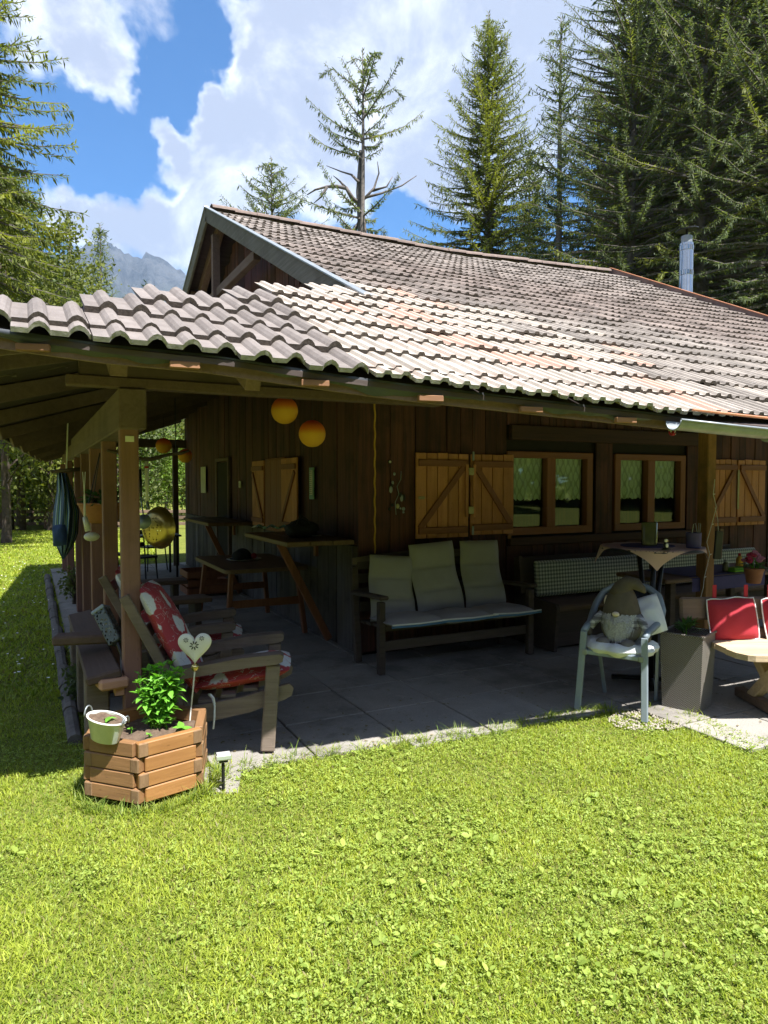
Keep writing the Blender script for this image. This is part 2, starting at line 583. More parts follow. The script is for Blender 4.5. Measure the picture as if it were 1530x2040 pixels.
M['bark_grey'] = plain('bark_grey', (.16, .14, .125), (.085, .075, .068), .95, 0, 10, .9, 14)
M['needle'] = leafmat('needles', .55, .42)
M['leaf'] = leafmat('leaves', .5, .42)
M['grass'] = leafmat('grass_blades', .45, .48)
M['mint'] = leafmat('mint_leaves', .35, .35, const=((.12, .34, .035), (.20, .46, .06)))
M['plantleaf'] = leafmat('house_plant_leaves', .4, .3, const=((.04, .10, .025), (.07, .16, .04)))
M['charcoal'] = plain('charcoal_cloth', (.012, .014, .022), (.02, .022, .032), .9)
M['teal'] = plain('teal_cloth', (.26, .42, .41), (.18, .30, .30), .9)
M['paper'] = plain('paper', (.55, .55, .48), (.48, .48, .42), .8)
M['glassware'] = plain('green_glass', (.09, .10, .05), (.13, .13, .06), .12, 0, 6)
M['alu'] = plain('alu_lamp', (.52, .58, .50), (.45, .5, .44), .3, .6)
M['green_pail'] = None


def tile_mat(name, c1, c2, moss, moss_amt, pink=None, rnd_attr=False, jit=.14, bands=False):
    m, g = new_mat(name)
    geo = g.n('ShaderNodeNewGeometry')
    tcn = g.n('ShaderNodeTexCoord')
    pos = geo.outputs['Position']
    rnd = g.n('ShaderNodeAttribute', attribute_name='rnd').outputs['Fac'] if rnd_attr else g.n('ShaderNodeObjectInfo').outputs['Random']
    col = g.mix(g.smooth(g.noise(pos, 9, 6, .65), .3, .7), c1, c2)
    if bands:      # older darker courses half way up the slope
        sep = g.n('ShaderNodeSeparateXYZ'); g.l(pos, sep.inputs[0])
        yb = g.math('ADD', sep.outputs[1], g.math('MULTIPLY', g.math('SUBTRACT', g.noise(pos, .8, 3), .5), 1.6))
        band = g.ramp(g.math('MULTIPLY', g.math('SUBTRACT', yb, 2.0), .11), [(0, .15), (.30, .25), (.40, .9), (.56, .95), (.70, .25), (.85, .05), (1, 0.0)])
        col = g.mix(g.math('MULTIPLY', band, .6), col, (.145, .105, .09))
    if pink:
        pk = g.smooth(g.noise(pos, 3.2, 4, .6), .50, .70)
        col = g.mix(g.math('MULTIPLY', pk, .55), col, pink)
        pr = g.smooth(rnd, .86, .90)
        col = g.mix(g.math('MULTIPLY', pr, .55), col, (.40, .22, .16))
    ms = g.smooth(g.noise(pos, 26, 7, .7), .52, .70)
    ms2 = g.smooth(g.noise(pos, 1.1, 4, .6), .38, .62)
    col = g.mix(g.math('MULTIPLY', g.math('MULTIPLY', ms, ms2), moss_amt), col, moss)
    st = g.smooth(g.noise(g.mapping(pos, (7.5, .7, .7)), 1.0, 5, .65), .48, .68)
    col = g.mix(g.math('MULTIPLY', st, .38), col, moss)
    lic = g.smooth(g.noise(pos, 48, 4, .6), .66, .72)
    col = g.mix(g.math('MULTIPLY', lic, .4), col, (.45, .43, .36))
    col = hsv_jit(g, col, jit, rnd)
    g.l(col, g.b.inputs['Base Color'])
    g.b.inputs['Roughness'].default_value = .88
    g.b.inputs['Specular IOR Level'].default_value = .25
    bump(g, g.noise(pos, 160, 5, .7), .5, .004)
    return m


M['tile_grey'] = tile_mat('tile_grey', (.165, .143, .134), (.21, .185, .174), (.10, .088, .082), .7, jit=.12)
M['tile_cream'] = tile_mat('tile_cream', (.345, .305, .262), (.42, .378, .335), (.19, .165, .14), .7, (.36, .255, .21), jit=.08)
M['tile_dark'] = tile_mat('tile_dark', (.31, .28, .25), (.235, .21, .19), (.10, .092, .082), .75, jit=.22, bands=True)
M['tile_dark_far'] = tile_mat('tile_dark_far', (.33, .29, .26), (.255, .222, .20), (.11, .095, .085), .75, rnd_attr=True, jit=.30, bands=True)
M['tile_left'] = tile_mat('tile_grey_far', (.165, .138, .124), (.205, .176, .160), (.105, .092, .083), .5, rnd_attr=True, jit=.10)
M['tile_edge'] = plain('tile_broken_edge', (.145, .12, .105), (.075, .064, .057), .95, 0, 60, 1.0, 120)
M['mortar'] = plain('mortar_edge', (.33, .32, .30), (.20, .195, .185), .9, 0, 30, .6, 60)
M['ridge'] = plain('ridge_tile', (.19, .14, .12), (.13, .10, .088), .9, 0, 12, .5, 80, .15)
M['copper'] = plain('copper_strip', (.55, .25, .14), (.45, .19, .10), .5, .4)


def slab_mat():
    m, g = new_mat('washed_concrete')
    v = shifted(g)
    pos = g.n('ShaderNodeNewGeometry').outputs['Position']
    col = g.mix(g.smooth(g.noise(pos, 2.1, 5, .6), .3, .7), (.28, .26, .235), (.205, .195, .18))
    sp = g.noise(pos, 150, 3, .7)
    col = g.mix(g.smooth(sp, .5, .66), col, (.32, .295, .26))
    col = g.mix(g.smooth(g.noise(pos, 210, 2, .6), .60, .7), col, (.11, .10, .095))
    col = g.mix(g.math('MULTIPLY', g.smooth(g.noise(pos, .9, 6, .7), .50, .66), .65), col, (.10, .092, .08))
    col = g.mix(g.math('MULTIPLY', g.smooth(g.noise(pos, 5.5, 6, .75), .58, .68), .6), col, (.34, .31, .27))
    g.l(hsv_jit(g, col, .12), g.b.inputs['Base Color'])
    g.b.inputs['Roughness'].default_value = .9
    bump(g, sp, .7, .004)
    return m


M['slab'] = slab_mat()


def ground_mat():
    m, g = new_mat('lawn_soil')
    pos = g.n('ShaderNodeNewGeometry').outputs['Position']
    col = g.mix(g.smooth(g.noise(pos, 1.7, 6, .6), .3, .7), (.15, .18, .035), (.22, .235, .05))
    col = g.mix(g.smooth(g.noise(pos, 38, 5, .7), .42, .62), col, (.085, .10, .022))
    col = g.mix(g.math('MULTIPLY', g.smooth(g.noise(pos, 6, 5, .7), .6, .75), .6), col, (.20, .17, .07))
    g.l(col, g.b.inputs['Base Color'])
    g.b.inputs['Roughness'].default_value = .95
    g.b.inputs['Specular IOR Level'].default_value = .1
    bump(g, g.noise(pos, 70, 5, .7), .8, .02)
    return m


M['lawn'] = ground_mat()


def lantern_mat():
    m, g = new_mat('lantern_paper')
    tcn = g.n('ShaderNodeTexCoord')
    sep = g.n('ShaderNodeSeparateXYZ'); g.l(tcn.outputs['Object'], sep.inputs[0])
    z = g.math('ADD', g.math('MULTIPLY', sep.outputs[2], 4.6), .5)
    col = g.ramp(z, [(0.0, (.86, .50, .05)), (.48, (.90, .52, .05)), (.66, (.86, .26, .03)), (.95, (.62, .07, .015))])
    g.l(col, g.b.inputs['Base Color'])
    g.b.inputs['Roughness'].default_value = .7
    tr = g.n('ShaderNodeBsdfTranslucent'); g.l(col, tr.inputs[0])
    mx = g.n('ShaderNodeMixShader'); mx.inputs[0].default_value = .35
    g.l(g.b.outputs[0], mx.inputs[1]); g.l(tr.outputs[0], mx.inputs[2]); g.l(mx.outputs[0], g.o.inputs[0])
    return m


M['lantern'] = lantern_mat()


def floral_mat():
    m, g = new_mat('red_floral_cloth')
    tcn = g.n('ShaderNodeTexCoord')
    v = tcn.outputs['Object']
    wn = g.n('ShaderNodeTexNoise'); g.l(v, wn.inputs[0]); wn.inputs['Scale'].default_value = 24
    dv = g.vmath('SCALE', g.vmath('SUBTRACT', wn.outputs['Color'], (.5, .5, .5)).outputs[0]); dv.inputs['Scale'].default_value = .055
    vv = g.vmath('ADD', v, dv.outputs[0]).outputs[0]
    vo = g.n('ShaderNodeTexVoronoi'); g.l(vv, vo.inputs['Vector']); vo.inputs['Scale'].default_value = 5.6
    fl = g.math('SUBTRACT', 1.0, g.smooth(vo.outputs['Distance'], .44, .49))
    keep = g.smooth(g.n('ShaderNodeSeparateColor').outputs[0], 0, 1)
    sc = g.n('ShaderNodeSeparateColor'); g.l(vo.outputs['Color'], sc.inputs[0])
    fl = g.math('MULTIPLY', fl, g.math('GREATER_THAN', sc.outputs[0], .22))
    st = g.n('ShaderNodeTexNoise'); g.l(g.mapping(vv, (3, 14, 9)), st.inputs[0]); st.inputs['Scale'].default_value = 1.6
    stem = g.math('MULTIPLY', g.math('GREATER_THAN', st.outputs['Fac'], .505), g.math('LESS_THAN', st.outputs['Fac'], .52))
    col = g.mix(fl, (.44, .055, .07), (.74, .76, .78))
    col = g.mix(g.math('MULTIPLY', stem, .8), col, (.55, .55, .56))
    g.l(col, g.b.inputs['Base Color'])
    g.b.inputs['Roughness'].default_value = .9
    bump(g, g.noise(v, 260, 2), .1, .002)
    return m


M['floral'] = floral_mat()


def gingham(name, ca, cb, cc, scale, axes=(0, 2)):
    m, g = new_mat(name)
    tcn = g.n('ShaderNodeTexCoord')
    sep = g.n('ShaderNodeSeparateXYZ'); g.l(tcn.outputs['Object'], sep.inputs[0])
    a = g.math('GREATER_THAN', g.math('FRACT', g.math('MULTIPLY', sep.outputs[axes[0]], scale)), .5)
    b = g.math('GREATER_THAN', g.math('FRACT', g.math('MULTIPLY', sep.outputs[axes[1]], scale)), .5)
    s2 = g.math('MULTIPLY', g.math('ADD', a, b), .5)
    col = g.ramp(s2, [(0, ca), (.5, cb), (1, cc)])
    g.l(col, g.b.inputs['Base Color'])
    g.b.inputs['Roughness'].default_value = .9
    return m


M['gingham'] = gingham('grey_gingham', (.62, .66, .66), (.30, .34, .37), (.13, .155, .18), 26)
M['plaid'] = gingham('plaid_felt', (.55, .55, .55), (.28, .28, .29), (.13, .13, .14), 22)


def stripes(name):
    m, g = new_mat(name)
    tcn = g.n('ShaderNodeTexCoord')
    uvx = g.n('ShaderNodeSeparateXYZ'); g.l(g.n('ShaderNodeAttribute', attribute_name='tint').outputs['Vector'], uvx.inputs[0])
    f = g.math('FRACT', g.math('MULTIPLY', uvx.outputs[0], 3.0))
    col = g.ramp(f, [(0, (.035, .07, .15)), (.20, (.055, .12, .24)), (.32, (.45, .50, .50)), (.37, (.05, .10, .20)), (.50, (.16, .27, .12)), (.58, (.03, .06, .13)), (.72, (.10, .25, .38)), (.80, (.50, .55, .50)), (.84, (.03, .06, .12))], 'CONSTANT')
    g.l(col, g.b.inputs['Base Color'])
    g.b.inputs['Roughness'].default_value = .9
    return m


M['hammock'] = stripes('blue_green_stripes')


def weave():
    m, g = new_mat('rattan_weave')
    tcn = g.n('ShaderNodeTexCoord')
    sep = g.n('ShaderNodeSeparateXYZ'); g.l(tcn.outputs['Object'], sep.inputs[0])
    hx = g.math('ADD', sep.outputs[0], sep.outputs[1])
    a = g.math('SINE', g.math('MULTIPLY', hx, 2 * math.pi / .018))
    b = g.math('SINE', g.math('MULTIPLY', sep.outputs[2], 2 * math.pi / .0135))
    h = g.math('MULTIPLY', a, b)
    col = g.mix(g.smooth(h, -.7, .5), (.05, .043, .036), (.24, .22, .19))
    g.l(col, g.b.inputs['Base Color'])
    g.b.inputs['Roughness'].default_value = .5
    bump(g, h, .8, .004)
    return m


M['rattan'] = weave()


def lace():
    m, g = new_mat('lace_curtain')
    tcn = g.n('ShaderNodeTexCoord')
    v = tcn.outputs['Object']
    sep = g.n('ShaderNodeSeparateXYZ'); g.l(v, sep.inputs[0])
    a = g.math('SINE', g.math('MULTIPLY', sep.outputs[0], 2 * math.pi / .075))
    b = g.math('SINE', g.math('MULTIPLY', sep.outputs[2], 2 * math.pi / .16))
    p = g.math('ABSOLUTE', g.math('ADD', a, g.math('MULTIPLY', b, .9)))
    al = g.math('ADD', .66, g.math('MULTIPLY', g.smooth(p, .1, .9), .34))
    g.b.inputs['Base Color'].default_value = (.86, .88, .80, 1)
    g.b.inputs['Roughness'].default_value = .9
    g.l(al, g.b.inputs['Alpha'])
    return m


M['lace'] = lace()


def glass_mat():
    m, g = new_mat('window_glass')
    gl = g.n('ShaderNodeBsdfGlossy'); gl.inputs['Roughness'].default_value = .01
    gl.inputs['Color'].default_value = (1, 1, 1, 1)
    tr = g.n('ShaderNodeBsdfTransparent'); tr.inputs[0].default_value = (.86, .92, .88, 1)
    lw = g.n('ShaderNodeLayerWeight'); lw.inputs[0].default_value = .5
    mx = g.n('ShaderNodeMixShader')
    g.l(g.math('ADD', g.math('MULTIPLY', g.math('POWER', lw.outputs['Facing'], 4.0), .7), .03, clamp=True), mx.inputs[0])
    g.l(tr.outputs[0], mx.inputs[1]); g.l(gl.outputs[0], mx.inputs[2]); g.l(mx.outputs[0], g.o.inputs[0])
    return m


M['glass'] = glass_mat()


def perforated(name, col, rough, metal, scale, thr, region=None):
    m, g = new_mat(name)
    tcn = g.n('ShaderNodeTexCoord')
    v = tcn.outputs['Object']
    g.b.inputs['Base Color'].default_value = tuple(col) + (1,)
    g.b.inputs['Metallic'].default_value = metal
    g.b.inputs['Roughness'].default_value = rough
    vo = g.n('ShaderNodeTexVoronoi'); g.l(v, vo.inputs['Vector']); vo.inputs['Scale'].default_value = scale
    vo.inputs['Randomness'].default_value = .35
    hole = g.math('LESS_THAN', vo.outputs['Distance'], thr)
    if region:
        hole = g.math('MULTIPLY', hole, g.math('LESS_THAN', g.vmath('LENGTH', v).outputs['Value'], region))
    g.l(g.math('SUBTRACT', 1.0, hole), g.b.inputs['Alpha'])
    return m


M['brass_perf'] = perforated('brass_skimmer', (.50, .38, .13), .30, .9, 44, .30, .10)
M['ladle_perf'] = perforated('white_enamel_perforated', (.66, .66, .60), .4, 0, 75, .22)
M['lamp_perf'] = perforated('grey_pierced_metal', (.105, .125, .135), .45, .4, 46, .36)


def pail_mat():
    m, g = new_mat('green_zinc_pail')
    v = shifted(g)
    sep = g.n('ShaderNodeSeparateXYZ'); g.l(g.n('ShaderNodeTexCoord').outputs['Object'], sep.inputs[0])
    col = g.mix(g.smooth(g.noise(v, 22, 6, .7), .3, .75), (.46, .50, .43), (.54, .57, .51))
    edge = g.smooth(g.math('ABSOLUTE', sep.outputs[0]), .055, .085)
    col = g.mix(edge, col, (.58, .62, .60))
    g.l(col, g.b.inputs['Base Color'])
    g.b.inputs['Roughness'].default_value = .35
    g.b.inputs['Metallic'].default_value = .25
    return m


M['green_pail'] = pail_mat()


def rock_mat():
    m, g = new_mat('mountain_rock')
    pos = g.n('ShaderNodeNewGeometry').outputs['Position']
    nrm = g.n('ShaderNodeSeparateXYZ'); g.l(g.n('ShaderNodeNewGeometry').outputs['Normal'], nrm.inputs[0])
    col = g.mix(g.smooth(g.noise(g.mapping(pos, (1, 1, .35)), .012, 8, .7), .35, .65), (.035, .04, .05), (.085, .09, .10))
    sep = g.n('ShaderNodeSeparateXYZ'); g.l(pos, sep.inputs[0])
    low = g.math('SUBTRACT', 1.0, g.smooth(g.math('ADD', sep.outputs[2], g.math('MULTIPLY', g.noise(pos, .01, 5), 260)), 520, 880))
    col = g.mix(g.math('MULTIPLY', low, .9), col, (.055, .09, .035))
    g.l(col, g.b.inputs['Base Color'])
    g.b.inputs['Roughness'].default_value = .95
    bump(g, g.noise(pos, .03, 8, .75), .8, 30)
    return m


M['rock'] = rock_mat()

# ------------------------------------------------------------------ setting: ground, terrace, mountain
gm = MB()
gm.grid(lambda u, v: Vector(((u - .5) * 5200, (v - .5) * 5200 + 1200, -.012)), 2, 2)
tag(gm.build('lawn', M['lawn']), 'wide green lawn around the wooden cabin', None, kind='structure')

FRONT_PX = [(300, 1480), (404, 1585), (445, 1536), (560, 1516), (700, 1497), (850, 1478), (1000, 1452), (1100, 1432), (1165, 1420), (1232, 1414), (1300, 1414), (1350, 1424), (1392, 1428), (1398, 1462), (1470, 1480), (1560, 1500)]
FRONT = [at(x, y, Z=0) for x, y in FRONT_PX]
FX = np.array([p.x for p in FRONT]); FY = np.array([p.y for p in FRONT])
_o = np.argsort(FX); FX, FY = FX[_o], FY[_o]


def front_y(x):
    return np.interp(x, FX, FY, left=5.0, right=2.75)


TER_L = .30
ter = thing('terrace', 'grey washed concrete terrace in front of and beside the cabin', None, (3, 6, 0))
tag(ter, kind='structure')
MB().box((0, 0, 0), (9.6, 11.6, .02)).build('bed', M['soil'], ter, (2.15, 3.97, -.026))
SL = .60
slabn = 0
for i in range(16):
    for j in range(20):
        x0, y0 = TER_L + i * SL, 2.62 + j * SL
        if x0 > 2.7 and y0 > 5.9: continue
        if x0 > 9: continue
        yf = max(y0, float(front_y(x0 + SL / 2)) - .04)
        if y0 + SL - yf < .1: continue
        if x0 < .8 and y0 < 4.1: continue
        w, d = SL - .013, y0 + SL - yf - .013
        zt = .012 + random.uniform(-.003, .003)
        o = link('slab', cbox((w, d, .05), .004, M['slab'], 'slab'), ter, (x0 + SL / 2 - 3, yf + d / 2 + .0065 - 6, zt - .025 - .002))
        o.rotation_euler = (random.uniform(-.004, .004), random.uniform(-.004, .004), random.uniform(-.004, .004))

ks = at(437, 1560, Z=0)
link('slab', cbox((.26, .34, .05), .006, M['slab'], 'slab'), ter, (ks.x - 3, ks.y + .06 - 6, -.022), (0, 0, R(-20)))
# distant mountain
rs = np.random.default_rng(3)
prof_px = [(-400, 560), (-200, 420), (-60, 470), (60, 520), (150, 500), (190, 478), (235, 495), (262, 512), (290, 508), (318, 516), (335, 519), (352, 535), (380, 560), (420, 590), (520, 640), (700, 700), (1000, 760), (1500, 800)]
px = np.array([p[0] for p in prof_px]); py = np.array([p[1] for p in prof_px])
NU, NV = 220, 60
verts = []
for j in range(NV + 1):
    for i in range(NU + 1):
        xx = -400 + 1900 * i / NU
        top = np.interp(xx, px, py)
        t = j / NV
        d = 2700 - 1500 * t
        p = at(xx, top, D=2700.0)
        q = at(xx, 900, D=1200.0)
        a = (1 - t)
        zz = p.z * (a ** 1.25)
        gx, gy = p.x * a + q.x * t, p.y * a + q.y * t
        n = (math.sin(xx * .09 + t * 2) * .5 + math.sin(xx * .21 + 1.7 + t * 5) * .3 + math.sin(xx * .47 + 4) * .2)
        zz += n * 38 * (1 - t) * (1 if j else .25) * min(1, t * 4 + .3) + rs.normal(0, 7) * (1 - t)
        gx += n * 30 * t
        verts.append((gx, gy, max(zz, -5)))
mf = [(j * (NU + 1) + i, (j + 1) * (NU + 1) + i, (j + 1) * (NU + 1) + i + 1, j * (NU + 1) + i + 1) for j in range(NV) for i in range(NU)]
mme = fast_mesh('mountain', np.array(verts), np.array(mf), M['rock'], quads=True)
tag(link('mountain', mme), 'grey rocky mountain ridge behind the trees', None, kind='structure')

# ------------------------------------------------------------------ the cabin
CAB = Vector((6.4, 8.0, 0))
cabin = thing('wooden_cabin', 'dark brown wooden cabin with tiled roof and wraparound covered porch', 'cabin', CAB)


def H(p): return Vector(p) - CAB


WX, WY = 2.75, 5.92               # left wall plane, front wall plane
RX1 = 10.04
SLOPE = .478
RY = 10.10
ANG = math.atan(SLOPE)


def roof_z(x, y):
    lift = np.interp(x, [2.3, 6.4, 10.1], [-.03, -.05, .125])
    return 2.17 + SLOPE * (y - 2.95) + lift * max(0, (y - 2.95)) / 7.15


EX = [-.75, -.10, .30, .70, 1.35, 1.60, 3.32, 3.9, 11]
EY = [3.52, 3.235, 3.14, 3.12, 2.96, 2.91, 2.69, 2.63, 2.60]


def eave_y(x): return float(np.interp(x, EX, EY))


def hip_x(y): return -.03 + (y - 3.67) * 1.56


# --- walls: cores with window openings, then planks
WIN = [(at(1007, 1000, Y=WY).x, at(1178, 1000, Y=WY).x), (at(1222, 1000, Y=WY).x, at(1362, 1000, Y=WY).x)]
WZ0, WZ1 = 1.10, 1.98
core = MB()
def wb(x0, x1, z0, z1): core.box(H(((x0 + x1) / 2, WY + .10, (z0 + z1) / 2)), (x1 - x0, .16, z1 - z0))
wb(2.80, WIN[0][0], 0, 3.3); wb(WIN[0][1], WIN[1][0], 0, 3.3); wb(WIN[1][1], RX1 - .2, 0, 3.3)
for a, b in WIN: wb(a, b, 0, WZ0); wb(a, b, WZ1, 3.3)
fw = core.build('front_wall', M['siding_back'], cabin)
lw = MB().prism([(WY + .02, 0), (14.3, 0), (14.3, 3.35), (RY, 5.36), (WY + .02, 3.35)], 0, .14, Matrix(((0, 1, 0), (1, 0, 0), (0, 0, 1))), H((WX + .045, 0, 0))).build('side_wall', M['siding_back'], cabin)
bw = MB().box(H((6.4, 14.22, 1.65)), (7.2, .14, 3.3)).box(H((6.4, 9.6, .03)), (7.1, 7.0, .03)).build('rear_wall', M['siding'], cabin)
MB().prism([(WY + .02, 0), (14.3, 0), (14.3, 3.35), (RY, 5.45), (WY + .02, 3.35)], 0, .14, Matrix(((0, 1, 0), (1, 0, 0), (0, 0, 1))), H((RX1 - .4, 0, 0))).build('end_wall', M['siding'], cabin)


def planks_front(x0, x1, z0, z1, mat, wmin=.13, wmax=.2, th=.024):
    x = x0
    while x < x1 - .02:
        w = min(random.uniform(wmin, wmax), x1 - x)
        if x1 - x - w < .05: w = x1 - x
        w = round(w / .02) * .02 if w > .05 else w
        t = th
        me = cbox((max(w - .006, .02), t, z1 - z0), .003, mat, 'plank')
        link('plank', me, fw, H((x + w / 2, WY - t / 2 + random.uniform(-.006, .006), (z0 + z1) / 2)))
        x += w


planks_front(WX - .02, WIN[0][0] - .01, .04, 3.25, M['siding'])
planks_front(WIN[0][0], 7.5, .04, .98, M['siding'])
planks_front(WIN[0][0], 7.5, 2.26, 3.25, M['siding'], .10, .16)
planks_front(WIN[0][1] + .04, WIN[1][0] - .04, .98, 2.10, M['siding'])
planks_front(WIN[1][1] + .02, 7.5, .98, 2.10, M['siding'])
planks_front(7.5, 9.6, .04, 3.25, M['siding'])
MB().box(H((5.98, WY - .035, 2.18)), (3.0, .07, .155), None, .006).build('header_beam', M['siding_x'], cabin)
MB().box(H((5.98, WY - .03, 1.03)), (3.0, .06, .085), None, .006).build('sill_beam', M['siding_x'], cabin)
# side wall planks: weathered below, dark above
y = WY - .02
while y < 14.2:
    w = random.choice([.14, .16, .18, .2])
    zt = 3.25 + SLOPE * min(y - WY, 14.3 - y)
    for (z0, z1, mt, th) in ((.02, 1.04, M['siding_base'], .030), (1.05, zt, M['siding'], .022)):
        if z1 > 3: z1 = round(zt / .1) * .1
        me = cbox((th, w - .006, z1 - z0), .003, mt, 'plank')
        link('plank', me, lw, H((WX + .03 - th / 2 + random.uniform(-.005, .005), y + w / 2, (z0 + z1) / 2)))
    y += w

# windows
for wi, (a, b) in enumerate(WIN):
    fr = MB()
    fy = WY + .02
    win = MB().box(H(((a + b) / 2, fy, (WZ0 + WZ1) / 2)), (.12, .09, WZ1 - WZ0), None, .006).build('window', M['frame'], cabin)
    for cx in (a + .045, b - .045): MB().box(H((cx, fy, (WZ0 + WZ1) / 2)), (.09, .09, WZ1 - WZ0), None, .006).build('jamb', M['frame'], win)
    for zz, zh in ((WZ1 - .03, .07), (WZ0 + .035, .08)): MB().box(H(((a + b) / 2, fy - .004, zz)), (b - a - .004, .088, zh), None, .006).build('rail', M['frame_x'], win)
    for k in (0, 1):
        x0 = a + .09 if k == 0 else (a + b) / 2 + .06
        x1 = (a + b) / 2 - .06 if k == 0 else b - .09
        MB().box(H(((x0 + x1) / 2, fy + .02, (WZ0 + WZ1) / 2)), (x1 - x0 + .01, .005, WZ1 - WZ0 - .1)).build('pane', M['glass'], win)
        zb = WZ1 - .50
        def cur(u, v, x0=x0, x1=x1, zb=zb):
            zz = (WZ1 - .05) * (1 - v) + (zb - .022 * abs(math.sin(u * 7 * math.pi))) * v
            return H((x0 + (x1 - x0) * u, fy + .05 + .010 * math.sin(u * 26) * (.4 + v), zz))
        MB().grid(cur, 42, 6).build('curtain', M['lace'], win)
# room seen through the glass
MB().box(H((6.4, 10.0, 3.22)), (7.2, 8.0, .04)).build('ceiling', M['siding'], cabin)

# shutters
def shutter(x0, x1, z0, z1, y, mir, extra=True):
    w = x1 - x0
    sh = thing('shutter', None, None, H((x0, y, z0)))
    sh.parent = cabin
    n = 5 if mir else 4
    pw = w / n
    for i in range(n):
        hgt = (z1 - z0) + random.uniform(-.006, .006)
        link('plank', cbox((pw - .009, .022, round(hgt, 3)), .003, M['shutter'], 'plank'), sh, (pw * (i + .5), 0, hgt / 2))
    for zz in (.075, z1 - z0 - .10):
        MB().box((0, 0, 0), (w - .05, .030, .065), None, .004).build('batten', M['frame_x'], sh, (w / 2, -.026, zz))
    hh = z1 - z0
    p0, p1 = ((.04, hh * .12), (w - .05, hh * .86)) if mir else ((w - .04, hh * .12), (.05, hh * .86))
    MB().beam((p0[0], -.0215, p0[1]), (p1[0], -.0215, p1[1]), .022, .06, .003, up=(0, 0, 1)).build('brace', M['frame'], sh)
    return sh


z0s, z1s = 1.105, 1.945
s1 = shutter(3.33, 3.945, z0s, z1s, WY - .055, True)
s2 = shutter(3.965, 4.51, z0s + .015, z1s - .005, WY - .055, False)
for (xx, za, zb, mt) in ((3.905, .20, .73, 'block'), (3.995 - .0, .20, .73, 'block')):
    MB().box((0, 0, 0), (.034, .012, zb - za), None, .003).build('hinge_batten', M['hinge'] if mt == 'hinge' else M['shutter'], s1, (xx - 3.33, -.040, (za + zb) / 2))
for zz in (.27, .66):
    MB().box((0, 0, 0), (.06, .006, .075), None, .002).build('hinge', M['hinge'], s1, (.62, -.05, zz))
for zz in (.05, .80):
    MB().box((0, 0, 0), (.022, .012, .09), None, .002).build('bolt', M['zinc'], s2, (.012, -.042, zz))
MB().box((0, 0, 0), (.07, .012, .028), None, .004).build('latch', M['hinge'], s1, (.06, -.018, .40))
MB().box((0, 0, 0), (.04, .02, .05)).build('stop_block', M['block'], s2, (.50, .002, -.03))
s3 = shutter(7.50, 8.05, z0s, z1s, WY - .055, True)
s4 = shutter(8.07, 8.62, z0s, z1s, WY - .055, False)
MB().box((0, 0, 0), (.034, .012, .5), None, .003).build('hinge_batten', M['hinge'], s3, (.54, -.04, .46))
# yellow foam joint at the corner
def foam(u, v):
    return H((2.905 + .011 * math.cos(v * 6.28) + .004 * math.sin(u * 70), WY - .022 + .014 * math.sin(v * 6.28) , .98 + u * 2.0))
MB().grid(foam, 60, 6).build('foam_joint', M['foam'], cabin)

# side wall window with folded shutters, and the doorway, its inner shade painted as a near-black panel
def side(px, py): return at(px, py, X=WX)
def sy(px_): return at(px_, 970, X=WX - .05).y
ya_, yb_, yc_, yd_ = sy(593), sy(562), sy(527), sy(504)
ww = MB().box(H((WX - .012, (yb_ + yc_) / 2, 1.50)), (.03, yc_ - yb_ + .06, .92), None, .004).build('side_window', M['frame'], cabin)
for k in range(3):
    w_ = (yc_ - yb_) / 3
    link('plank', cbox((.02, w_ - .006, .88), .003, M['frame'], 'plank'), ww, H((WX - .035, yb_ + w_ * (k + .5), 1.5)))
for (y0_, y1_, mir_) in ((ya_, yb_, 0), (yc_, yd_, 1)):
    sh = thing('shutter', None, None, H((WX - .052, y0_, 1.08))); sh.parent = cabin
    W_ = y1_ - y0_
    for i in range(3):
        link('plank', cbox((.022, W_ / 3 - .005, .86), .003, M['shutter'], 'plank'), sh, (0, W_ * (i + .5) / 3, .43))
    for zz in (.08, .76): MB().box((-.022, W_ / 2, zz), (.02, W_ - .03, .06), None, .003).build('batten', M['frame'], sh)
    q0, q1 = (.04, W_ - .05) if mir_ else (W_ - .04, .05)
    MB().beam((-.0205, q0, .12), (-.0205, q1, .70), .055, .02, .003, up=(1, 0, 0)).build('brace', M['frame'], sh)
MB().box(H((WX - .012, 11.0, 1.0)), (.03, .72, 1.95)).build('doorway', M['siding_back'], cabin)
dj = MB()
for yy in (10.62, 11.38): dj.box(H((WX - .02, yy, 1.0)), (.05, .07, 2.0), None, .004)
dj.box(H((WX - .022, 11.0, 2.02)), (.05, .84, .05), None, .004)
dj.build('door_frame', M['beam_y'], cabin)

# --- roof
roof = MB()
# sheathing of the front slope, as strips that follow eave, hip and verge
def strip(x0, x1, nseg=24):
    vs = []
    for xx in (x0, x1):
        yb = eave_y(xx) + .045
        if xx < 2.33:
            yt = min(3.67 + (xx + .03) / 1.56, 5.06)
        else:
            yt = RY
        col = []
        for k in range(nseg + 1):
            yy = yb + (yt - yb) * k / nseg
            col.append((xx, yy, roof_z(xx, yy) - .055))
        vs.append(col)
    a, b = vs
    for k in range(nseg):
        q = [a[k], b[k], b[k + 1], a[k + 1]]
        ql = [(p[0], p[1], p[2] - .025) for p in q]
        roof.add([H(p) for p in q + ql], [(0, 1, 2, 3), (7, 6, 5, 4), (0, 4, 5, 1), (1, 5, 6, 2), (2, 6, 7, 3), (3, 7, 4, 0)])
xs = [-.62, -.2, .3, .8, 1.3, 1.8, 2.1, 2.3299]
for i in range(len(xs) - 1): strip(xs[i], xs[i + 1], 4)
xs = [2.33, 3.2, 4.2, 5.4, 6.6, 8, 9.2, RX1]
for i in range(len(xs) - 1): strip(xs[i], xs[i + 1], 10)
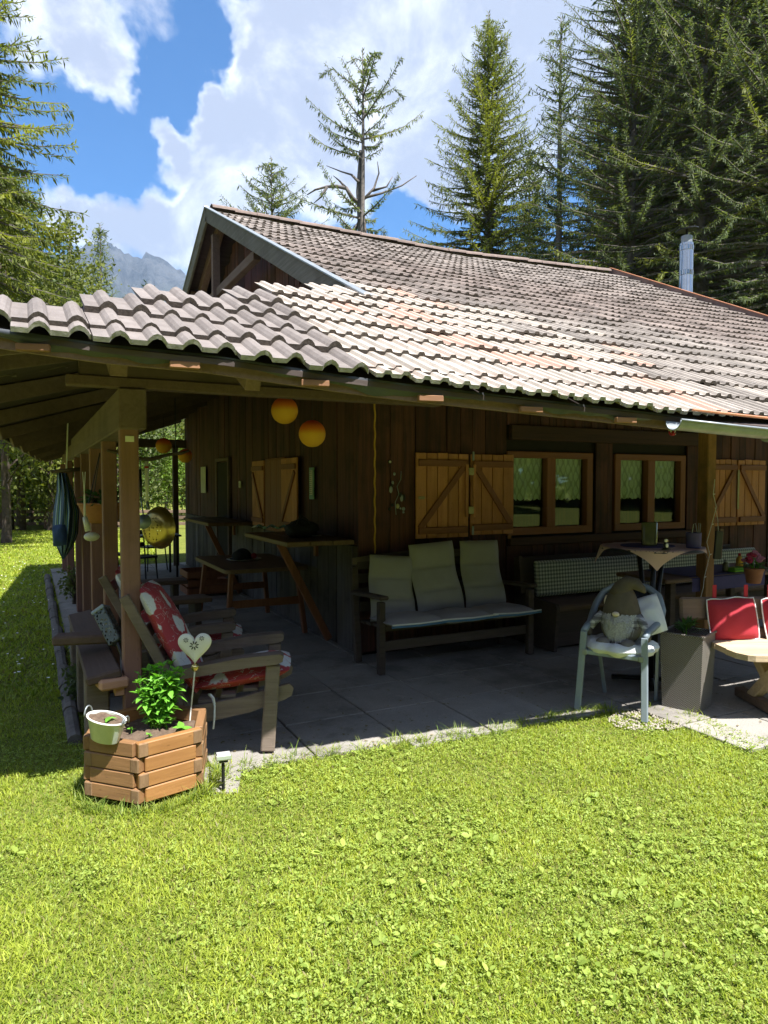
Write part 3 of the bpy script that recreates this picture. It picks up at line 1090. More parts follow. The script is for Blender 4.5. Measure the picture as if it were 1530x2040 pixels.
# rear slope
def rear(u, v):
    x, yy = 2.33 + (RX1 - 2.33) * u, RY + 4.9 * v
    return H((x, yy, roof_z(x, RY) - .05 - SLOPE * 4.9 * v))
roof.grid(rear, 6, 2)
roof_o = roof.build('roof', M['sheath'], cabin)
def rear2(u, v):
    p = rear(u, v); return p + Vector((0, 0, .05))
MB().grid(rear2, 6, 2).build('rear_slope', M['tile_dark'], roof_o)
# left lean-to slope, between hip, gable wall and left eave
def lslope(u, v):
    a = Vector((-.62, 3.32, 2.335)).lerp(Vector((2.30, 5.16, 3.22)), u)
    b = Vector((.17, 14.4, 2.19)).lerp(Vector((2.72, 14.4, 3.05)), u)
    c = a.lerp(b, v)
    c.z -= .07 * math.sin(v * math.pi) * (1 - u)
    return c
ls = MB().grid(lambda u, v: H(lslope(u, v)) - Vector((0, 0, .055)), 6, 12)
ls.grid(lambda u, v: H(lslope(1 - u, v)) - Vector((0, 0, .085)), 6, 12)
ls.build('porch_sheathing', M['sheath'], roof_o)
# gap cover between porch slope and the gable wall
MB().grid(lambda u, v: H((2.2 + .56 * u, 6.1 + 8.3 * v, 3.13 + .10 * u - .1 * v)), 1, 1).build('flashing', M['membrane'], roof_o)

# tiles
def tile_profile(kind):
    if kind == 'roll':
        W_, H_ = .30, .043
        one = [(0, 0), (.064, 0), (.072, .012), (.086, .026), (.105, .033), (.124, .026), (.138, .012), (.145, 0)]
        return W_, one + [(x + .15, z) for x, z in one] + [(.30, 0)]
    one = [(0, 0), (.036, 0), (.046, .016), (.074, .017), (.085, .001)]
    return .20, one + [(x + .10, z) for x, z in one] + [(.20, 0)]


TL = .43
def tile_mesh(kind, mat, edge, th, seed=0, chip=0.0):
    rd = random.Random(seed)
    Wd, pr = tile_profile(kind)
    n = len(pr)
    b = MB()
    fr = [rd.uniform(-chip, chip * .3) for _ in range(n)]
    if chip:
        for i in range(1, n): fr[i] = fr[i] * .5 + fr[i - 1] * .5
    top0 = [Vector((x, fr[i], z + th)) for i, (x, z) in enumerate(pr)]
    top1 = [Vector((x, TL, z + th * .6)) for x, z in pr]
    bot0 = [Vector((x, fr[i] + .002, z - .002)) for i, (x, z) in enumerate(pr)]
    vs = top0 + top1 + bot0
    fs = [(i, i + 1, n + i + 1, n + i) for i in range(n - 1)]
    b.add(vs, fs)
    b.mi = 1
    b.m += [1] * (n - 1)
    b.f += [(2 * n + i, 2 * n + i + 1, i + 1, i) for i in range(n - 1)]
    # sides
    b.mi = 0
    b.m += [0, 0]
    b.f += [(0, n, 2 * n), (n - 1, 3 * n - 1, 2 * n - 1)]
    return b.mesh('tile', [mat, edge])


TM = {'grey': [tile_mesh('roll', M['tile_grey'], M['tile_edge'], .027, s, .005) for s in (1, 2)],
      'grey_m': [tile_mesh('roll', M['tile_grey'], M['mortar'], .020, s, .022) for s in (5, 6, 7)],
      'cream': [tile_mesh('flat', M['tile_cream'], M['tile_edge'], .022, s, .008) for s in (11, 12, 13, 14)],
      'cream_m': [tile_mesh('flat', M['tile_cream'], M['mortar'], .018, s, .024) for s in (15, 16, 17, 18)],
      'dark': [tile_mesh('flat', M['tile_dark'], M['tile_edge'], .022, s, .008) for s in (21, 22, 23, 24)]}
ROW = .30
rows = [2.70 + ROW * k for k in range(25)]
tiles = []
for k, yr in enumerate(rows):
    xo = (k % 2) * .0
    # grey roll tiles of the porch corner
    if yr < 4.75:
        xr = 1.44
        i = 0
        while True:
            x1 = xr - i * .30
            x0 = x1 - .30
            i += 1
            if x1 < -.75: break
            yf = max(yr, eave_y(x0 + .15))
            if yf > yr + .26: continue
            if (x0 + x1) / 2 < hip_x(yf + .17) - .02: continue
            trimmed = yf > yr + .01
            edge_row = trimmed or yr - eave_y(x0 + .15) < .05
            tiles.append(('grey_m' if edge_row else 'grey', x0, yf, yr + TL - yf))
    # older flat tiles
    x = 1.445
    if 4.75 <= yr: x = 1.54
    while x < RX1 - .1:
        x0 = x; x += .20
        if yr > 4.95 and x0 < 2.32: continue
        if yr <= 4.95 and x0 + .1 < hip_x(yr + .12): continue
        yf = max(yr, eave_y(x0 + .1))
        if yf > yr + .26: continue
        lim = 3.75 + .28 * math.sin(yr * 9.1) * .6 + (yr - 2.7) * .02
        if yr > 4.9: lim = 3.1 - (yr - 4.9) * 2.6
        cream = x0 < lim + random.gauss(0, .35) * (x0 > 2.4) and yr < 5.3
        if yr + TL - .1 > RY: continue
        trimmed = yf > yr + .01
        kd = 'cream' if cream else 'dark'
        if cream and (trimmed or yr - eave_y(x0 + .1) < .05): kd = 'cream_m'
        tiles.append((kd, x0, yf, yr + TL - yf))
CAMP = Vector((0, 0, EYE))


def vis_size(t):
    return (Vector((t[1], t[2], roof_z(t[1], t[2]))) - CAMP).length - (.4 if t[0].startswith('grey') else 0)


tiles.sort(key=vis_size)
def tile_frame(kd, x0, yf):
    z = roof_z(x0, yf) - (.020 if kd.startswith('grey') else .012)
    return Vector((x0, yf, z)), ANG - .052
far_v, far_f, far_r = [], [], []
base_far = TM['dark'][0]
bv = np.array([v.co[:] for v in base_far.vertices])
bf = [tuple(p.vertices) for p in base_far.polygons]
fo = MB()
far_rnd = []
for n, (kd, x0, yf, ln) in enumerate(tiles):
    p, an = tile_frame(kd, x0, yf)
    jz = random.uniform(-.004, .005)
    if n < 300 and not (kd == 'dark' and n > 300):
        me = random.choice(TM[kd])
        o = link('tile', me, roof_o, H(p) + Vector((random.uniform(-.003, .003), random.uniform(-.009, .009) - (.03 if random.random() < .05 else 0), jz)), (an + random.uniform(-.012, .012), random.uniform(-.012, .012), random.uniform(-.01, .01)))
        if ln < TL - .01: o.scale = (1, ln / TL, 1)
    else:
        Mx = Matrix.Rotation(an + random.uniform(-.012, .012), 3, 'X') @ Matrix.Rotation(random.uniform(-.01, .01), 3, 'Y')
        sy = ln / TL
        off = H(p) + Vector((0, random.uniform(-.008, .008), jz))
        src = random.choice(TM[kd])
        vs = [Mx @ Vector((v.co.x, v.co.y * sy, v.co.z)) + off for v in src.vertices]
        fo.mi = 0
        o0 = len(fo.m)
        fo.add(vs, [tuple(q.vertices) for q in src.polygons])
        cr = 2 if kd.startswith('cream') else 0
        fo.m[o0:] = [(1 if q.material_index else cr) for q in src.polygons]
        far_rnd += [random.random()] * len(vs)
me = fo.mesh('tile_field', [M['tile_dark_far'], M['tile_edge'], M['tile_cream']])
at_ = me.attributes.new('rnd', 'FLOAT', 'POINT'); at_.data.foreach_set('value', far_rnd)
tag(link('tile_field', me, roof_o), kind='stuff')
# porch slope tiles (seen only from the side of the cabin)
fo = MB(); rn = []
src = TM['grey'][0]
for r_ in range(9):
    for c_ in range(32):
        u0, v0 = r_ / 9.2, (c_ + 2.2) / 35
        p = lslope(u0, v0)
        if v0 < .0: continue
        q = lslope(min(u0 + .02, 1), v0) - p
        an = math.atan2(q.z, q.x)
        Mx = Matrix.Rotation(-math.pi / 2, 3, 'Z') @ Matrix.Rotation(an - .05, 3, 'X')
        vs = [Mx @ Vector((v.co.x, v.co.y, v.co.z)) + H(p) - Vector((0, 0, .06)) for v in src.vertices]
        fo.add(vs, [tuple(z.vertices) for z in src.polygons]); rn += [random.random()] * len(vs)
me = fo.mesh('porch_tiles', [M['tile_left']])
a_ = me.attributes.new('rnd', 'FLOAT', 'POINT'); a_.data.foreach_set('value', rn)
tag(link('porch_tiles', me, roof_o), kind='stuff')
# ridge tiles
rp = [(.115 * math.cos(a), .075 * math.sin(a)) for a in [math.pi * k / 8 for k in range(9)]]
rm = MB()
L_ = .37
vs = [(0, y_, z_) for y_, z_ in rp] + [(L_, y_ * .93, z_ * .93) for y_, z_ in rp] + [(0, y_ * .84, z_ * .78) for y_, z_ in rp]
rm.add(vs, [(i, i + 1, 9 + i + 1, 9 + i) for i in range(8)] + [(18 + i, 18 + i + 1, i + 1, i) for i in range(8)])
rme = rm.mesh('ridge_tile', M['ridge'])
x = 2.36
while x < RX1 - .3:
    z_ = roof_z(x, RY)
    dz = roof_z(x + .33, RY) - z_
    link('ridge_tile', rme, roof_o, H((x + random.uniform(-.01, .01), RY, z_ - .012 + random.uniform(-.006, .006))), (0, -math.atan2(dz, .33) - .03, random.uniform(-.02, .02)))
    x += .33

# barge boards, flashing, right verge
def rz2(x, yy): return roof_z(x, yy) if yy <= RY else roof_z(x, RY) - SLOPE * (yy - RY)
XB = 2.31
b = MB()
b.beam(H((XB, 4.86, rz2(XB, 4.86) - .085)), H((XB, RY, rz2(XB, RY) - .085)), .035, .19, .004)
b.build('barge_board', M['barge'], cabin)
MB().beam(H((XB, RY, rz2(XB, RY) - .085)), H((XB, 15.0, rz2(XB, 15.0) - .085)), .035, .19, .004).build('barge_board', M['barge'], cabin)
MB().beam(H((XB, 4.80, rz2(XB, 4.80) + .028)), H((XB, RY + .02, rz2(XB, RY) + .028)), .075, .014, .002).beam(H((XB, RY, rz2(XB, RY) + .030)), H((XB, 15.0, rz2(XB, 15.0) + .030)), .07, .014, .002).build('verge_flashing', M['zinc'], cabin)
# second board and soffit behind the barge
MB().beam(H((XB + .22, 5.2, rz2(XB, 5.2) - .16)), H((XB + .22, RY - .05, rz2(XB, RY) - .17)), .10, .15, .004).beam(H((XB + .22, RY + .05, rz2(XB, RY) - .18)), H((XB + .22, 14.8, rz2(XB, 14.8) - .16)), .10, .15, .004).build('rafter', M['rafter'], cabin)
MB().beam(H((XB + .12, RY, 5.20)), H((XB + .12, RY + .02, 3.2)), .10, .10).build('king_post', M['beam_y'], cabin)
MB().beam(H((XB + .10, 11.5, 4.75)), H((XB + .10, 12.15, 3.1)), .09, .12, .005).build('gable_brace', M['rafter'], cabin)
MB().beam(H((XB + .16, 8.2, 4.38)), H((XB + .16, 12.0, 4.40)), .09, .12, .005).build('collar_tie', M['beam_y'], cabin)
MB().beam(H((RX1 + .02, 2.7, rz2(RX1, 2.7) + .02)), H((RX1 + .02, RY, rz2(RX1, RY) + .02)), .06, .12, .004).build('verge_board', M['beam_y'], cabin)
MB().beam(H((RX1 + .02, 2.7, rz2(RX1, 2.7) + .088)), H((RX1 + .02, RY, rz2(RX1, RY) + .088)), .075, .012).build('verge_strip', M['copper'], cabin)

# eave board, membrane, batten blocks, rafters
def along_eave(dy, dz, x0, x1, n=30):
    out = []
    for i in range(n + 1):
        xx = x0 + (x1 - x0) * i / n
        yy = eave_y(xx) + dy
        out.append(Vector((xx, yy, roof_z(xx, yy) + dz)))
    return out
pts = along_eave(.10, -.115, -.60, 3.35)
eb = MB()
for i in range(len(pts) - 1): eb.beam(H(pts[i]), H(pts[i + 1] + (pts[i + 1] - pts[i]) * .02), .028, .055)
eb.build('eave_board', M['rafter'], cabin)
def memb(u, v):
    xx = -.6 + 4.0 * u
    yy = eave_y(xx) + .055 + .02 * v
    sag = .012 * math.sin(xx * 5.2) + .008 * math.sin(xx * 13 + 1) + .004 * math.sin(xx * 31)
    return H((xx, yy - .012 * math.sin(v * 3.1) + .01 * math.sin(xx * 9) * v, roof_z(xx, yy) - .045 - (.055 + sag * 1.3) * v))
MB().grid(memb, 90, 4).build('roof_membrane', M['membrane'], cabin, smooth=True)
for xx in (.02, .62, 1.19, 1.75, 2.31, 2.9):
    yy = eave_y(xx) + .043
    MB().box((0, 0, 0), (.13, .03, .030), None, .003).build('batten_end', M['block'], cabin, H((xx, yy, roof_z(xx, yy) - .100)), rot=(0, 0, math.atan2(eave_y(xx + .1) - eave_y(xx - .1), .2)))
for k, xx in enumerate([-.25, .36, .95, 1.52, 2.08, 2.62, 3.2, 3.75, 4.35, 4.95, 5.6, 6.3, 7.0, 7.8, 8.6, 9.4]):
    y0 = eave_y(xx) + (.34 if xx > 1.3 else .16)
    y1 = 5.9
    if xx < 2.3: y1 = min(5.2, 3.62 + (xx + .03) / 1.56)
    if y1 - y0 < .2: continue
    MB().beam(H((xx, y0, roof_z(xx, y0) - .15)), H((xx, y1, roof_z(xx, y1) - .15)), .075, .13, .004).build('rafter', M['rafter'], cabin)
# rafters of the porch slope
for v_ in (.06, .16, .26, .36, .46, .56, .66, .76, .86, .96):
    a, b_ = lslope(.03, v_), lslope(.98, v_)
    MB().beam(H(a) - Vector((0, 0, .145)), H(b_) - Vector((0, 0, .145)), .07, .11, .004).build('rafter', M['beam_y'], cabin)
MB().beam(H((-.52, 3.42, 2.19)), H((2.2, 5.15, 3.02)), .09, .15, .004).build('hip_rafter', M['beam_y'], cabin)
# eave tiles edge strip of porch: fascia plank at the corner
MB().beam(H(lslope(.0, .005)) - Vector((-.02, 0, .12)), H(lslope(.0, .98)) - Vector((-.02, 0, .12)), .03, .09, .003).build('eave_board', M['barge'], cabin)

# beams and posts
BY = 4.40
zb = at(163, 769, Y=BY).z
MB().box(H((1.44, BY, zb + .03)), (2.5, .11, .06), None, .006).build('beam', M['rafter'], cabin)
MB().box(H((1.47, BY + .006, zb + .155)), (2.42, .085, .19), None, .006).build('beam', M['beam'], cabin)
MB().box(H((6.3, BY, zb + .12)), (7.1, .10, .16), None, .006).build('beam', M['beam'], cabin)
PX = at(259, 1000, Y=BY).x
MB().box(H((PX + .015, 7.0, zb - .125)), (.155, 5.35, .24), None, .008).build('side_beam', M['beam_y'], cabin)
MB().box(H((PX + .05, 11.9, zb - .10)), (.12, 4.6, .18), None, .008).build('side_beam', M['beam_y'], cabin)
for k, yy in enumerate((BY + .03, 5.75, 7.0, 8.3, 9.55, 12.0, 14.1)):
    hh = zb - .235
    w_ = .105
    MB().box(H((PX + (.012 if k else 0), yy, hh / 2 + .02)), (w_, w_, hh), None, .008).build('post', M['post'], cabin)
RPX = at(1407, 1000, Y=BY).x
rp_o = MB().box(H((RPX, BY, 1.14)), (.115, .115, 2.24), None, .008).build('post', M['post_moss'], cabin)
MB().box(H((2.55, 14.1, 1.2)), (.1, .1, 2.4), None, .006).box(H((1.7, 14.1, 2.42)), (2.2, .1, .16), None, .006).build('end_frame', M['beam'], cabin)
# iron plate with peeling white paint on the front post
MB().box(H((PX, BY - .028, zb - .30)), (.05, .006, .035), None, .001).build('bracket', M['white_paint'], cabin)

# gutter
gp = along_eave(-.02, -.055, 3.16, 10.2, 20)
gut = MB()
def gfn(u, v):
    i = min(int(u * 20), 19); t = u * 20 - i
    c = gp[i].lerp(gp[i + 1], t)
    a = math.pi * (1.0 + v)
    return H(c + Vector((0, .050 * math.cos(a), .050 * math.sin(a))))
gut.grid(gfn, 20, 10)
gut.grid(lambda u, v: gfn(u, 1 - v) + Vector((0, 0, .004)), 20, 10)
gut.tube([H(p + Vector((0, -.052, .002))) for p in gp], .008, 6)
gut.tube([H(gp[0] + Vector((0, .050 * math.cos(a), .050 * math.sin(a)))) for a in [math.pi * (1 + k / 10) for k in range(11)]], .004, 5)
go = gut.build('gutter', M['zinc'], cabin, smooth=True)
for xx in (3.86, 4.7, 5.6):
    c = along_eave(-.02, -.055, xx, xx + .01, 1)[0]
    MB().tube([H(c + Vector((0, .055 * math.cos(a), .055 * math.sin(a)))) for a in [math.pi * (.95 + 1.1 * k / 12) for k in range(13)]], .011, 6).build('gutter_bracket', M['zinc'], go)
MB().tube([H(p + Vector((0, -.03, .062))) for p in along_eave(-.0, -.055, 3.28, 10.2, 20)], .008, 6).build('drip_edge', M['copper'], cabin)

# chimney flue of bright steel
ch_p = at(1366, 590, X=10.62)
flue = thing('chimney_flue', 'shiny stainless steel chimney pipe with a flat black rain cap', 'chimney', (ch_p.x, ch_p.y, 0))
dd = (ch_p - CAMP).dot(FWD)
zt = at(1366, 486, X=10.62).z
rr = 13.2 / F_PX * dd
MB().lathe([(rr, 0), (rr, zt - .02), (rr * .97, zt)], n=28).build('pipe', M['steel'], flue, smooth=True, auto=True)
for yy in (545, 496):
    zz = at(1366, yy, X=10.62).z
    MB().lathe([(rr * 1.0, zz - .045), (rr * 1.045, zz - .04), (rr * 1.045, zz + .04), (rr * 1.0, zz + .045)], n=28).build('band', M['steel'], flue, smooth=True, auto=True)
MB().lathe([(rr * .80, zt), (rr * .80, zt + .13)], n=24).build('inner_pipe', M['zinc'], flue, smooth=True, auto=True)
zc = at(1366, 456, X=10.62).z
MB().lathe([(rr * .02, .03), (rr * 1.62, -.015), (rr * 1.62, -.035), (rr * .02, -.01)], n=28, M=Matrix.Rotation(R(-7), 3, 'Y')).build('rain_cap', M['blackmetal'], flue, (0, 0, zc))
MB().tube([(0, 0, zt + .05), (0, 0, zc)], .025, 6).build('stay', M['blackmetal'], flue)

# ------------------------------------------------------------------ things around the porch
def rotz(a): return Matrix.Rotation(a, 3, 'Z')


# --- wooden lounge chairs with floral cushions
def lounge_chair(label, loc, rz):
    c = thing('lounge_chair', label, 'chair', loc, rz, 'wooden lounge chairs beside the post')
    for s in (-1, 1):
        y0 = s * .285
        MB().box((.27, y0, .265), (.085, .055, .53), Matrix.Rotation(R(4), 3, 'Y'), .008).build('leg', M['grey_old'], c)
        MB().box((-.27, y0, .21), (.08, .055, .42), Matrix.Rotation(R(-12), 3, 'Y'), .008).build('leg', M['grey_old'], c)
        arm = [(-.30, .462), (-.10, .49), (.15, .525), (.31, .538), (.345, .552), (.352, .585), (.33, .60), (.1, .583), (-.14, .545), (-.31, .52)]
        MB().prism(arm, y0 - .048, y0 + .048).build('armrest', M['grey_old'], c)
        rail = [(-.40, .165), (-.1, .185), (.15, .232), (.36, .302), (.40, .325), (.41, .37), (.385, .395), (.33, .385), (.1, .325), (-.2, .28), (-.41, .265)]
        y1 = s * .24
        MB().prism(rail, y1 - .018, y1 + .018).build('side_rail', M['grey_old'], c)
        MB().beam((-.20, s * .235, .20), (-.585, s * .235, .955), .03, .06, .006, up=(1, 0, 0)).build('back_stile', M['grey_old'], c)
    for k in range(4):
        xx = -.12 + k * .135
        MB().box((xx, 0, .30 + .10 * (k / 3) ** 1.2), (.09, .46, .022), None, .003).build('slat', M['grey_old'], c)
    for k in range(5):
        t = .12 + k * .19
        p = Vector((-.20, 0, .20)).lerp(Vector((-.585, 0, .955)), t)
        MB().box(p, (.02, .44, .075), Matrix.Rotation(R(-29), 3, 'Y'), .003).build('slat', M['grey_old'], c)
    return c


def floral_cushion(label, loc, rz):
    c = thing('seat_cushion', label, 'cushion', loc, rz, 'red floral chair cushions')
    MB().pad((.10, 0, .43), (.60, .48, .105), Matrix.Rotation(R(-9), 3, 'Y'), .35, 12, 10, .008, 3).build('seat_pad', M['floral'], c, smooth=True)
    MB().pad((-.335, 0, .67), (.74, .48, .105), Matrix.Rotation(R(63), 3, 'Y'), .35, 14, 10, .008, 4).build('back_pad', M['floral'], c, smooth=True)
    MB().tube([(-.1, -.235, .345), (-.075, -.262, .33), (-.06, -.285, .29), (-.062, -.29, .22), (-.07, -.285, .15)], .006, 6).tube([(-.1, -.235, .345), (-.085, -.27, .355), (-.065, -.285, .335), (-.06, -.285, .30)], .006, 6).build('tie', M['white_cloth'], c)
    return c


fl = at(541, 1496, Z=.02)
rzc = R(-19)
o1 = fl - (rotz(rzc) @ Vector((.275, -.285, 0)))
o1.z = .024
lounge_chair('weathered wooden lounge chair beside the hexagonal planter', o1, rzc)
floral_cushion('red floral cushion on the lounge chair beside the hexagonal planter', o1, rzc)
o2 = o1 + Vector((-.04, 1.02, 0))
lounge_chair('weathered wooden lounge chair farther back, behind the first one', o2, rzc + R(4))
floral_cushion('red floral cushion on the lounge chair farther back', o2, rzc + R(4))

# --- hexagonal planter
hexp = thing('hexagonal_planter', 'hexagonal planter box of stacked honey brown timbers on the grass', 'planter', (0, 0, 0))
HL, HF, HR = at(173, 1587, Z=0), at(281, 1606, Z=0), at(404, 1575, Z=0)
side_l = .345
ctr = HF + (HL - HF) + (HR - HF)
a0 = math.atan2(HF.y - ctr.y, HF.x - ctr.x)
hexp.location = (ctr.x, ctr.y, 0)
BH, BT = .0745, .045
HV = [Vector((math.cos(a0 + k * math.pi / 3), math.sin(a0 + k * math.pi / 3), 0)) * side_l for k in range(6)]
for lay in range(4):
    for k in range(6):
        A, B = HV[k], HV[(k + 1) % 6]
        d = (B - A).normalized()
        nrm = Vector((-d.y, d.x, 0))
        if nrm.dot(A) > 0: nrm = -nrm
        par = (k + lay) % 2
        A2, B2 = (A + d * .0, B - d * .0) if par else (A + d * .034, B - d * .034)
        z = .03 + lay * (BH + .004) + BH / 2
        c_ = (A2 + B2) / 2 + nrm * BT / 2
        L2 = (B2 - A2).length
        ang = math.atan2(d.y, d.x)
        mt = M['planter'] if k in (0, 3) else M['planter_dim']  # sides off the sun get the copy with their dimness painted in
        link('timber', MB().box((0, 0, 0), (L2, BT, BH), None, .005).mesh('timber', mt), hexp, (c_.x, c_.y, z), (0, 0, ang))
        if par:   # end grain of the lapped timber shows at each corner
            for P_, sg in ((A2, 1), (B2, -1)):
                link('timber_end', cbox((.05, BT + .003, BH - .004), .004, M['planter_end'], 'timber_end'), hexp, (P_.x + d.x * sg * .0265 + nrm.x * BT / 2 - nrm.x * .002, P_.y + d.y * sg * .0265 + nrm.y * BT / 2 - nrm.y * .002, z), (0, 0, ang))
def soilfn(u, v):
    a = u * 2 * math.pi
    r = v * .29
    return Vector((r * math.cos(a), r * math.sin(a), .262 + .010 * math.sin(9 * r * math.cos(a) * 3 + 1) + .008 * math.sin(31 * r * math.sin(a)) + .006 * math.sin(57 * r * math.cos(a + .7))))
MB().grid(soilfn, 30, 9).build('soil', M['soil'], hexp)
fb = MB()
for k in range(6):
    p = HV[k] * .8
    fb.box((p.x, p.y, .015), (.06, .06, .03))
for k in range(1): pass
MB().lathe([(.30, .01), (.30, .03)], n=6).build('base_board', M['planter_end'], hexp, rot=(0, 0, a0))


# --- mint in the planter
def leaf_mesh(name, L, Wd, mat, fold=.25, droop=.2):
    b = MB()
    n = 5
    vs = []
    for i in range(n + 1):
        t = i / n
        w = Wd * math.sin(math.pi * min(max(t, .02), .985) ** .8) * .5
        z = -droop * L * t * t
        vs += [(t * L, -w, z + fold * w), (t * L, 0, z), (t * L, w, z + fold * w)]
    fs = []
    for i in range(n):
        for k in (0, 1):
            fs.append((i * 3 + k, i * 3 + k + 1, (i + 1) * 3 + k + 1, (i + 1) * 3 + k))
    b.add(vs, fs)
    return b.mesh(name, mat, True)


mint_leafs = [leaf_mesh('leaf', .068, .036, M['mint'], .3, .25), leaf_mesh('leaf', .052, .030, M['mint'], .2, .4), leaf_mesh('leaf', .042, .022, M['mint'], .4, .1)]
mpos = at(318, 1452, Z=.26)
mint = thing('mint_plant', 'bushy bright green mint growing in the hexagonal planter', 'plant', mpos)
stm = MB()
lf = []
rd = random.Random(5)
for k in range(22):
    a = rd.uniform(0, 6.28); rr_ = rd.uniform(.0, .055)
    b0 = Vector((rr_ * math.cos(a), rr_ * math.sin(a), -.01))
    top = Vector((rd.uniform(-.125, .135), rd.uniform(-.10, .10), rd.uniform(.22, .375)))
    mid = b0.lerp(top, .5) + Vector((0, 0, .03))
    cur_ = [b0.lerp(mid, t).lerp(mid.lerp(top, t), t) for t in [i / 7 for i in range(8)]]
    stm.tube(cur_, [.0035] * 6 + [.0025, .0015], 5)
    for i in range(2, 8):
        a1 = rd.uniform(0, 6.28)
        for q in range(2 if i < 7 else 4):
            an = a1 + math.pi * q + (math.pi / 2 if q > 1 else 0)
            big = 0 if 2 < i < 6 else (1 if i < 7 else 2)
            if len(lf) < 285: lf.append((cur_[i], an, rd.uniform(-.5, .35) if i < 7 else rd.uniform(-1.0, -.3), big))
stm.build('stem', M['mint'], mint)
fol = MB()
for k in range(420):
    a, q_ = rd.uniform(0, 6.28), math.sqrt(rd.random())
    hz_ = rd.uniform(.02, .33)
    sp_ = .06 + .07 * (hz_ / .33)
    c_ = Vector((sp_ * q_ * math.cos(a), sp_ * q_ * math.sin(a), hz_))
    Mq = Matrix.Rotation(rd.uniform(0, 6.28), 3, 'Z') @ Matrix.Rotation(rd.uniform(-.9, .3), 3, 'Y') @ Matrix.Rotation(rd.uniform(-.4, .4), 3, 'X')
    L_, W_ = rd.uniform(.03, .05), rd.uniform(.016, .024)
    fol.add([Mq @ Vector(v_) + c_ for v_ in ((0, 0, 0), (L_ * .45, -W_ / 2, .004), (L_, 0, -.006), (L_ * .45, W_ / 2, .004))], [(0, 1, 2), (0, 2, 3)])
tag(fol.build('foliage', M['mint'], mint), kind='stuff')
for (p, an, el, kd) in lf:
    link('leaf', mint_leafs[kd], mint, p, (rd.uniform(-.3, .3), el, an), [rd.uniform(.9, 1.25)] * 3)


def sprout(label, px, py, z, n, L, mat='mint', grp=None, wide=.6):
    p = at(px, py, Z=z)
    s = thing('seedling', label, 'seedling', p, group=grp)
    me = leaf_mesh('leaf', L, L * wide, M[mat], .15, .2)
    rd = random.Random(px)
    MB().tube([(0, 0, -.01), (0, 0, .02)], .003, 5).build('stem', M[mat], s)
    for k in range(n):
        link('leaf', me, s, (0, 0, .015 + .004 * k), (rd.uniform(-.3, .3), rd.uniform(-.75, -.1), k * 6.28 / n + rd.uniform(-.3, .3)))
    return s


sprout('two-leaved squash seedling in the planter beside the mint', 363, 1458, .262, 4, .055, wide=.72)
sprout('tiny seedling in the planter soil before the mint', 262, 1460, .262, 4, .026)
sprout('tiny seedling at the front rim of the planter', 297, 1472, .262, 5, .022)

# --- oval pail on the planter rim
pp = at(209, 1473, Z=.345)
pail = thing('oval_pail', 'small oval pale green metal tub with two ring handles on the planter', 'pail', pp, 0)
pail.rotation_euler = (R(4), R(9), R(-42))
prof = [(.074, 0), (.077, .002), (.102, .108), (.108, .112), (.108, .118), (.100, .118), (.094, .10)]
MB().lathe(prof, n=32, sx=1.0, sy=.62).build('tub', M['green_pail'], pail, smooth=True, auto=True)
MB().tube([(.105 * math.cos(a), .105 * .62 * math.sin(a), .116) for a in [k * math.pi / 16 for k in range(32)]], .005, 6, closed=True).build('rim', M['white_paint'], pail, smooth=True)
MB().grid(lambda u, v: Vector((v * .096 * math.cos(u * 6.2832), v * .096 * .62 * math.sin(u * 6.2832), .107 + .005 * math.sin(u * 40) * v + .004 * math.sin(v * 20))), 24, 5).build('soil', M['soil'], pail)
for s in (-1, 1):
    MB().tube([(s * (.108 + .006 * math.sin(a)), .030 * math.cos(a), .108 + .045 * math.sin(a)) for a in [math.pi * k / 10 for k in range(11)]], .004, 6).build('handle', M['zinc'], pail, smooth=True)
sg = thing('seedling', 'single yellow-green seedling in the oval metal tub', 'seedling', pail.matrix_basis @ Vector((.02, -.005, .108)))
for k in range(3): link('leaf', mint_leafs[1], sg, (0, 0, .012), (0, -.3, k * 2.1), (.7, .9, .9))
MB().tube([(0, 0, -.005), (0, 0, .014)], .002, 5).build('stem', M['mint'], sg)

# --- metal heart on a stake
hb = at(377, 1440, Z=.26)
hc = at(388, 1286, Y=hb.y)
heart = thing('heart_stake', 'cream metal heart on a stake with a gold glass ball', 'ornament', hb)
hw = 33 / F_PX * ((hc - CAMP).dot(FWD))
hcl = hc - hb
RH = rotz(-YAW * .8)
NH = 64
out = []
for k in range(NH):
    t = 2 * math.pi * k / NH
    x_ = 16 * math.sin(t) ** 3 / 16.0
    z_ = (13 * math.cos(t) - 5 * math.cos(2 * t) - 2 * math.cos(3 * t) - math.cos(4 * t)) / 16.0
    z_ = z_ * 1.12 if z_ < 0 else z_
    out.append((x_, z_))
hm = MB()
rings = [(1.0, 0.0), (.93, .5), (.75, .85), (.45, 1.0), (.02, 1.05)]
for sg_ in (-1, 1):
    vs, fs = [], []
    for (q, dpt) in rings:
        for (x_, z_) in out:
            vs.append(RH @ Vector((x_ * q * hw, sg_ * dpt * .018, (z_ * q + .0) * hw)) + hcl)
    for i in range(len(rings) - 1):
        for k in range(NH):
            k2 = (k + 1) % NH
            f_ = (i * NH + k, i * NH + k2, (i + 1) * NH + k2, (i + 1) * NH + k)
            fs.append(f_ if sg_ < 0 else f_[::-1])
    hm.add(vs, fs)
hm.build('heart', M['white_paint'], heart, smooth=True)
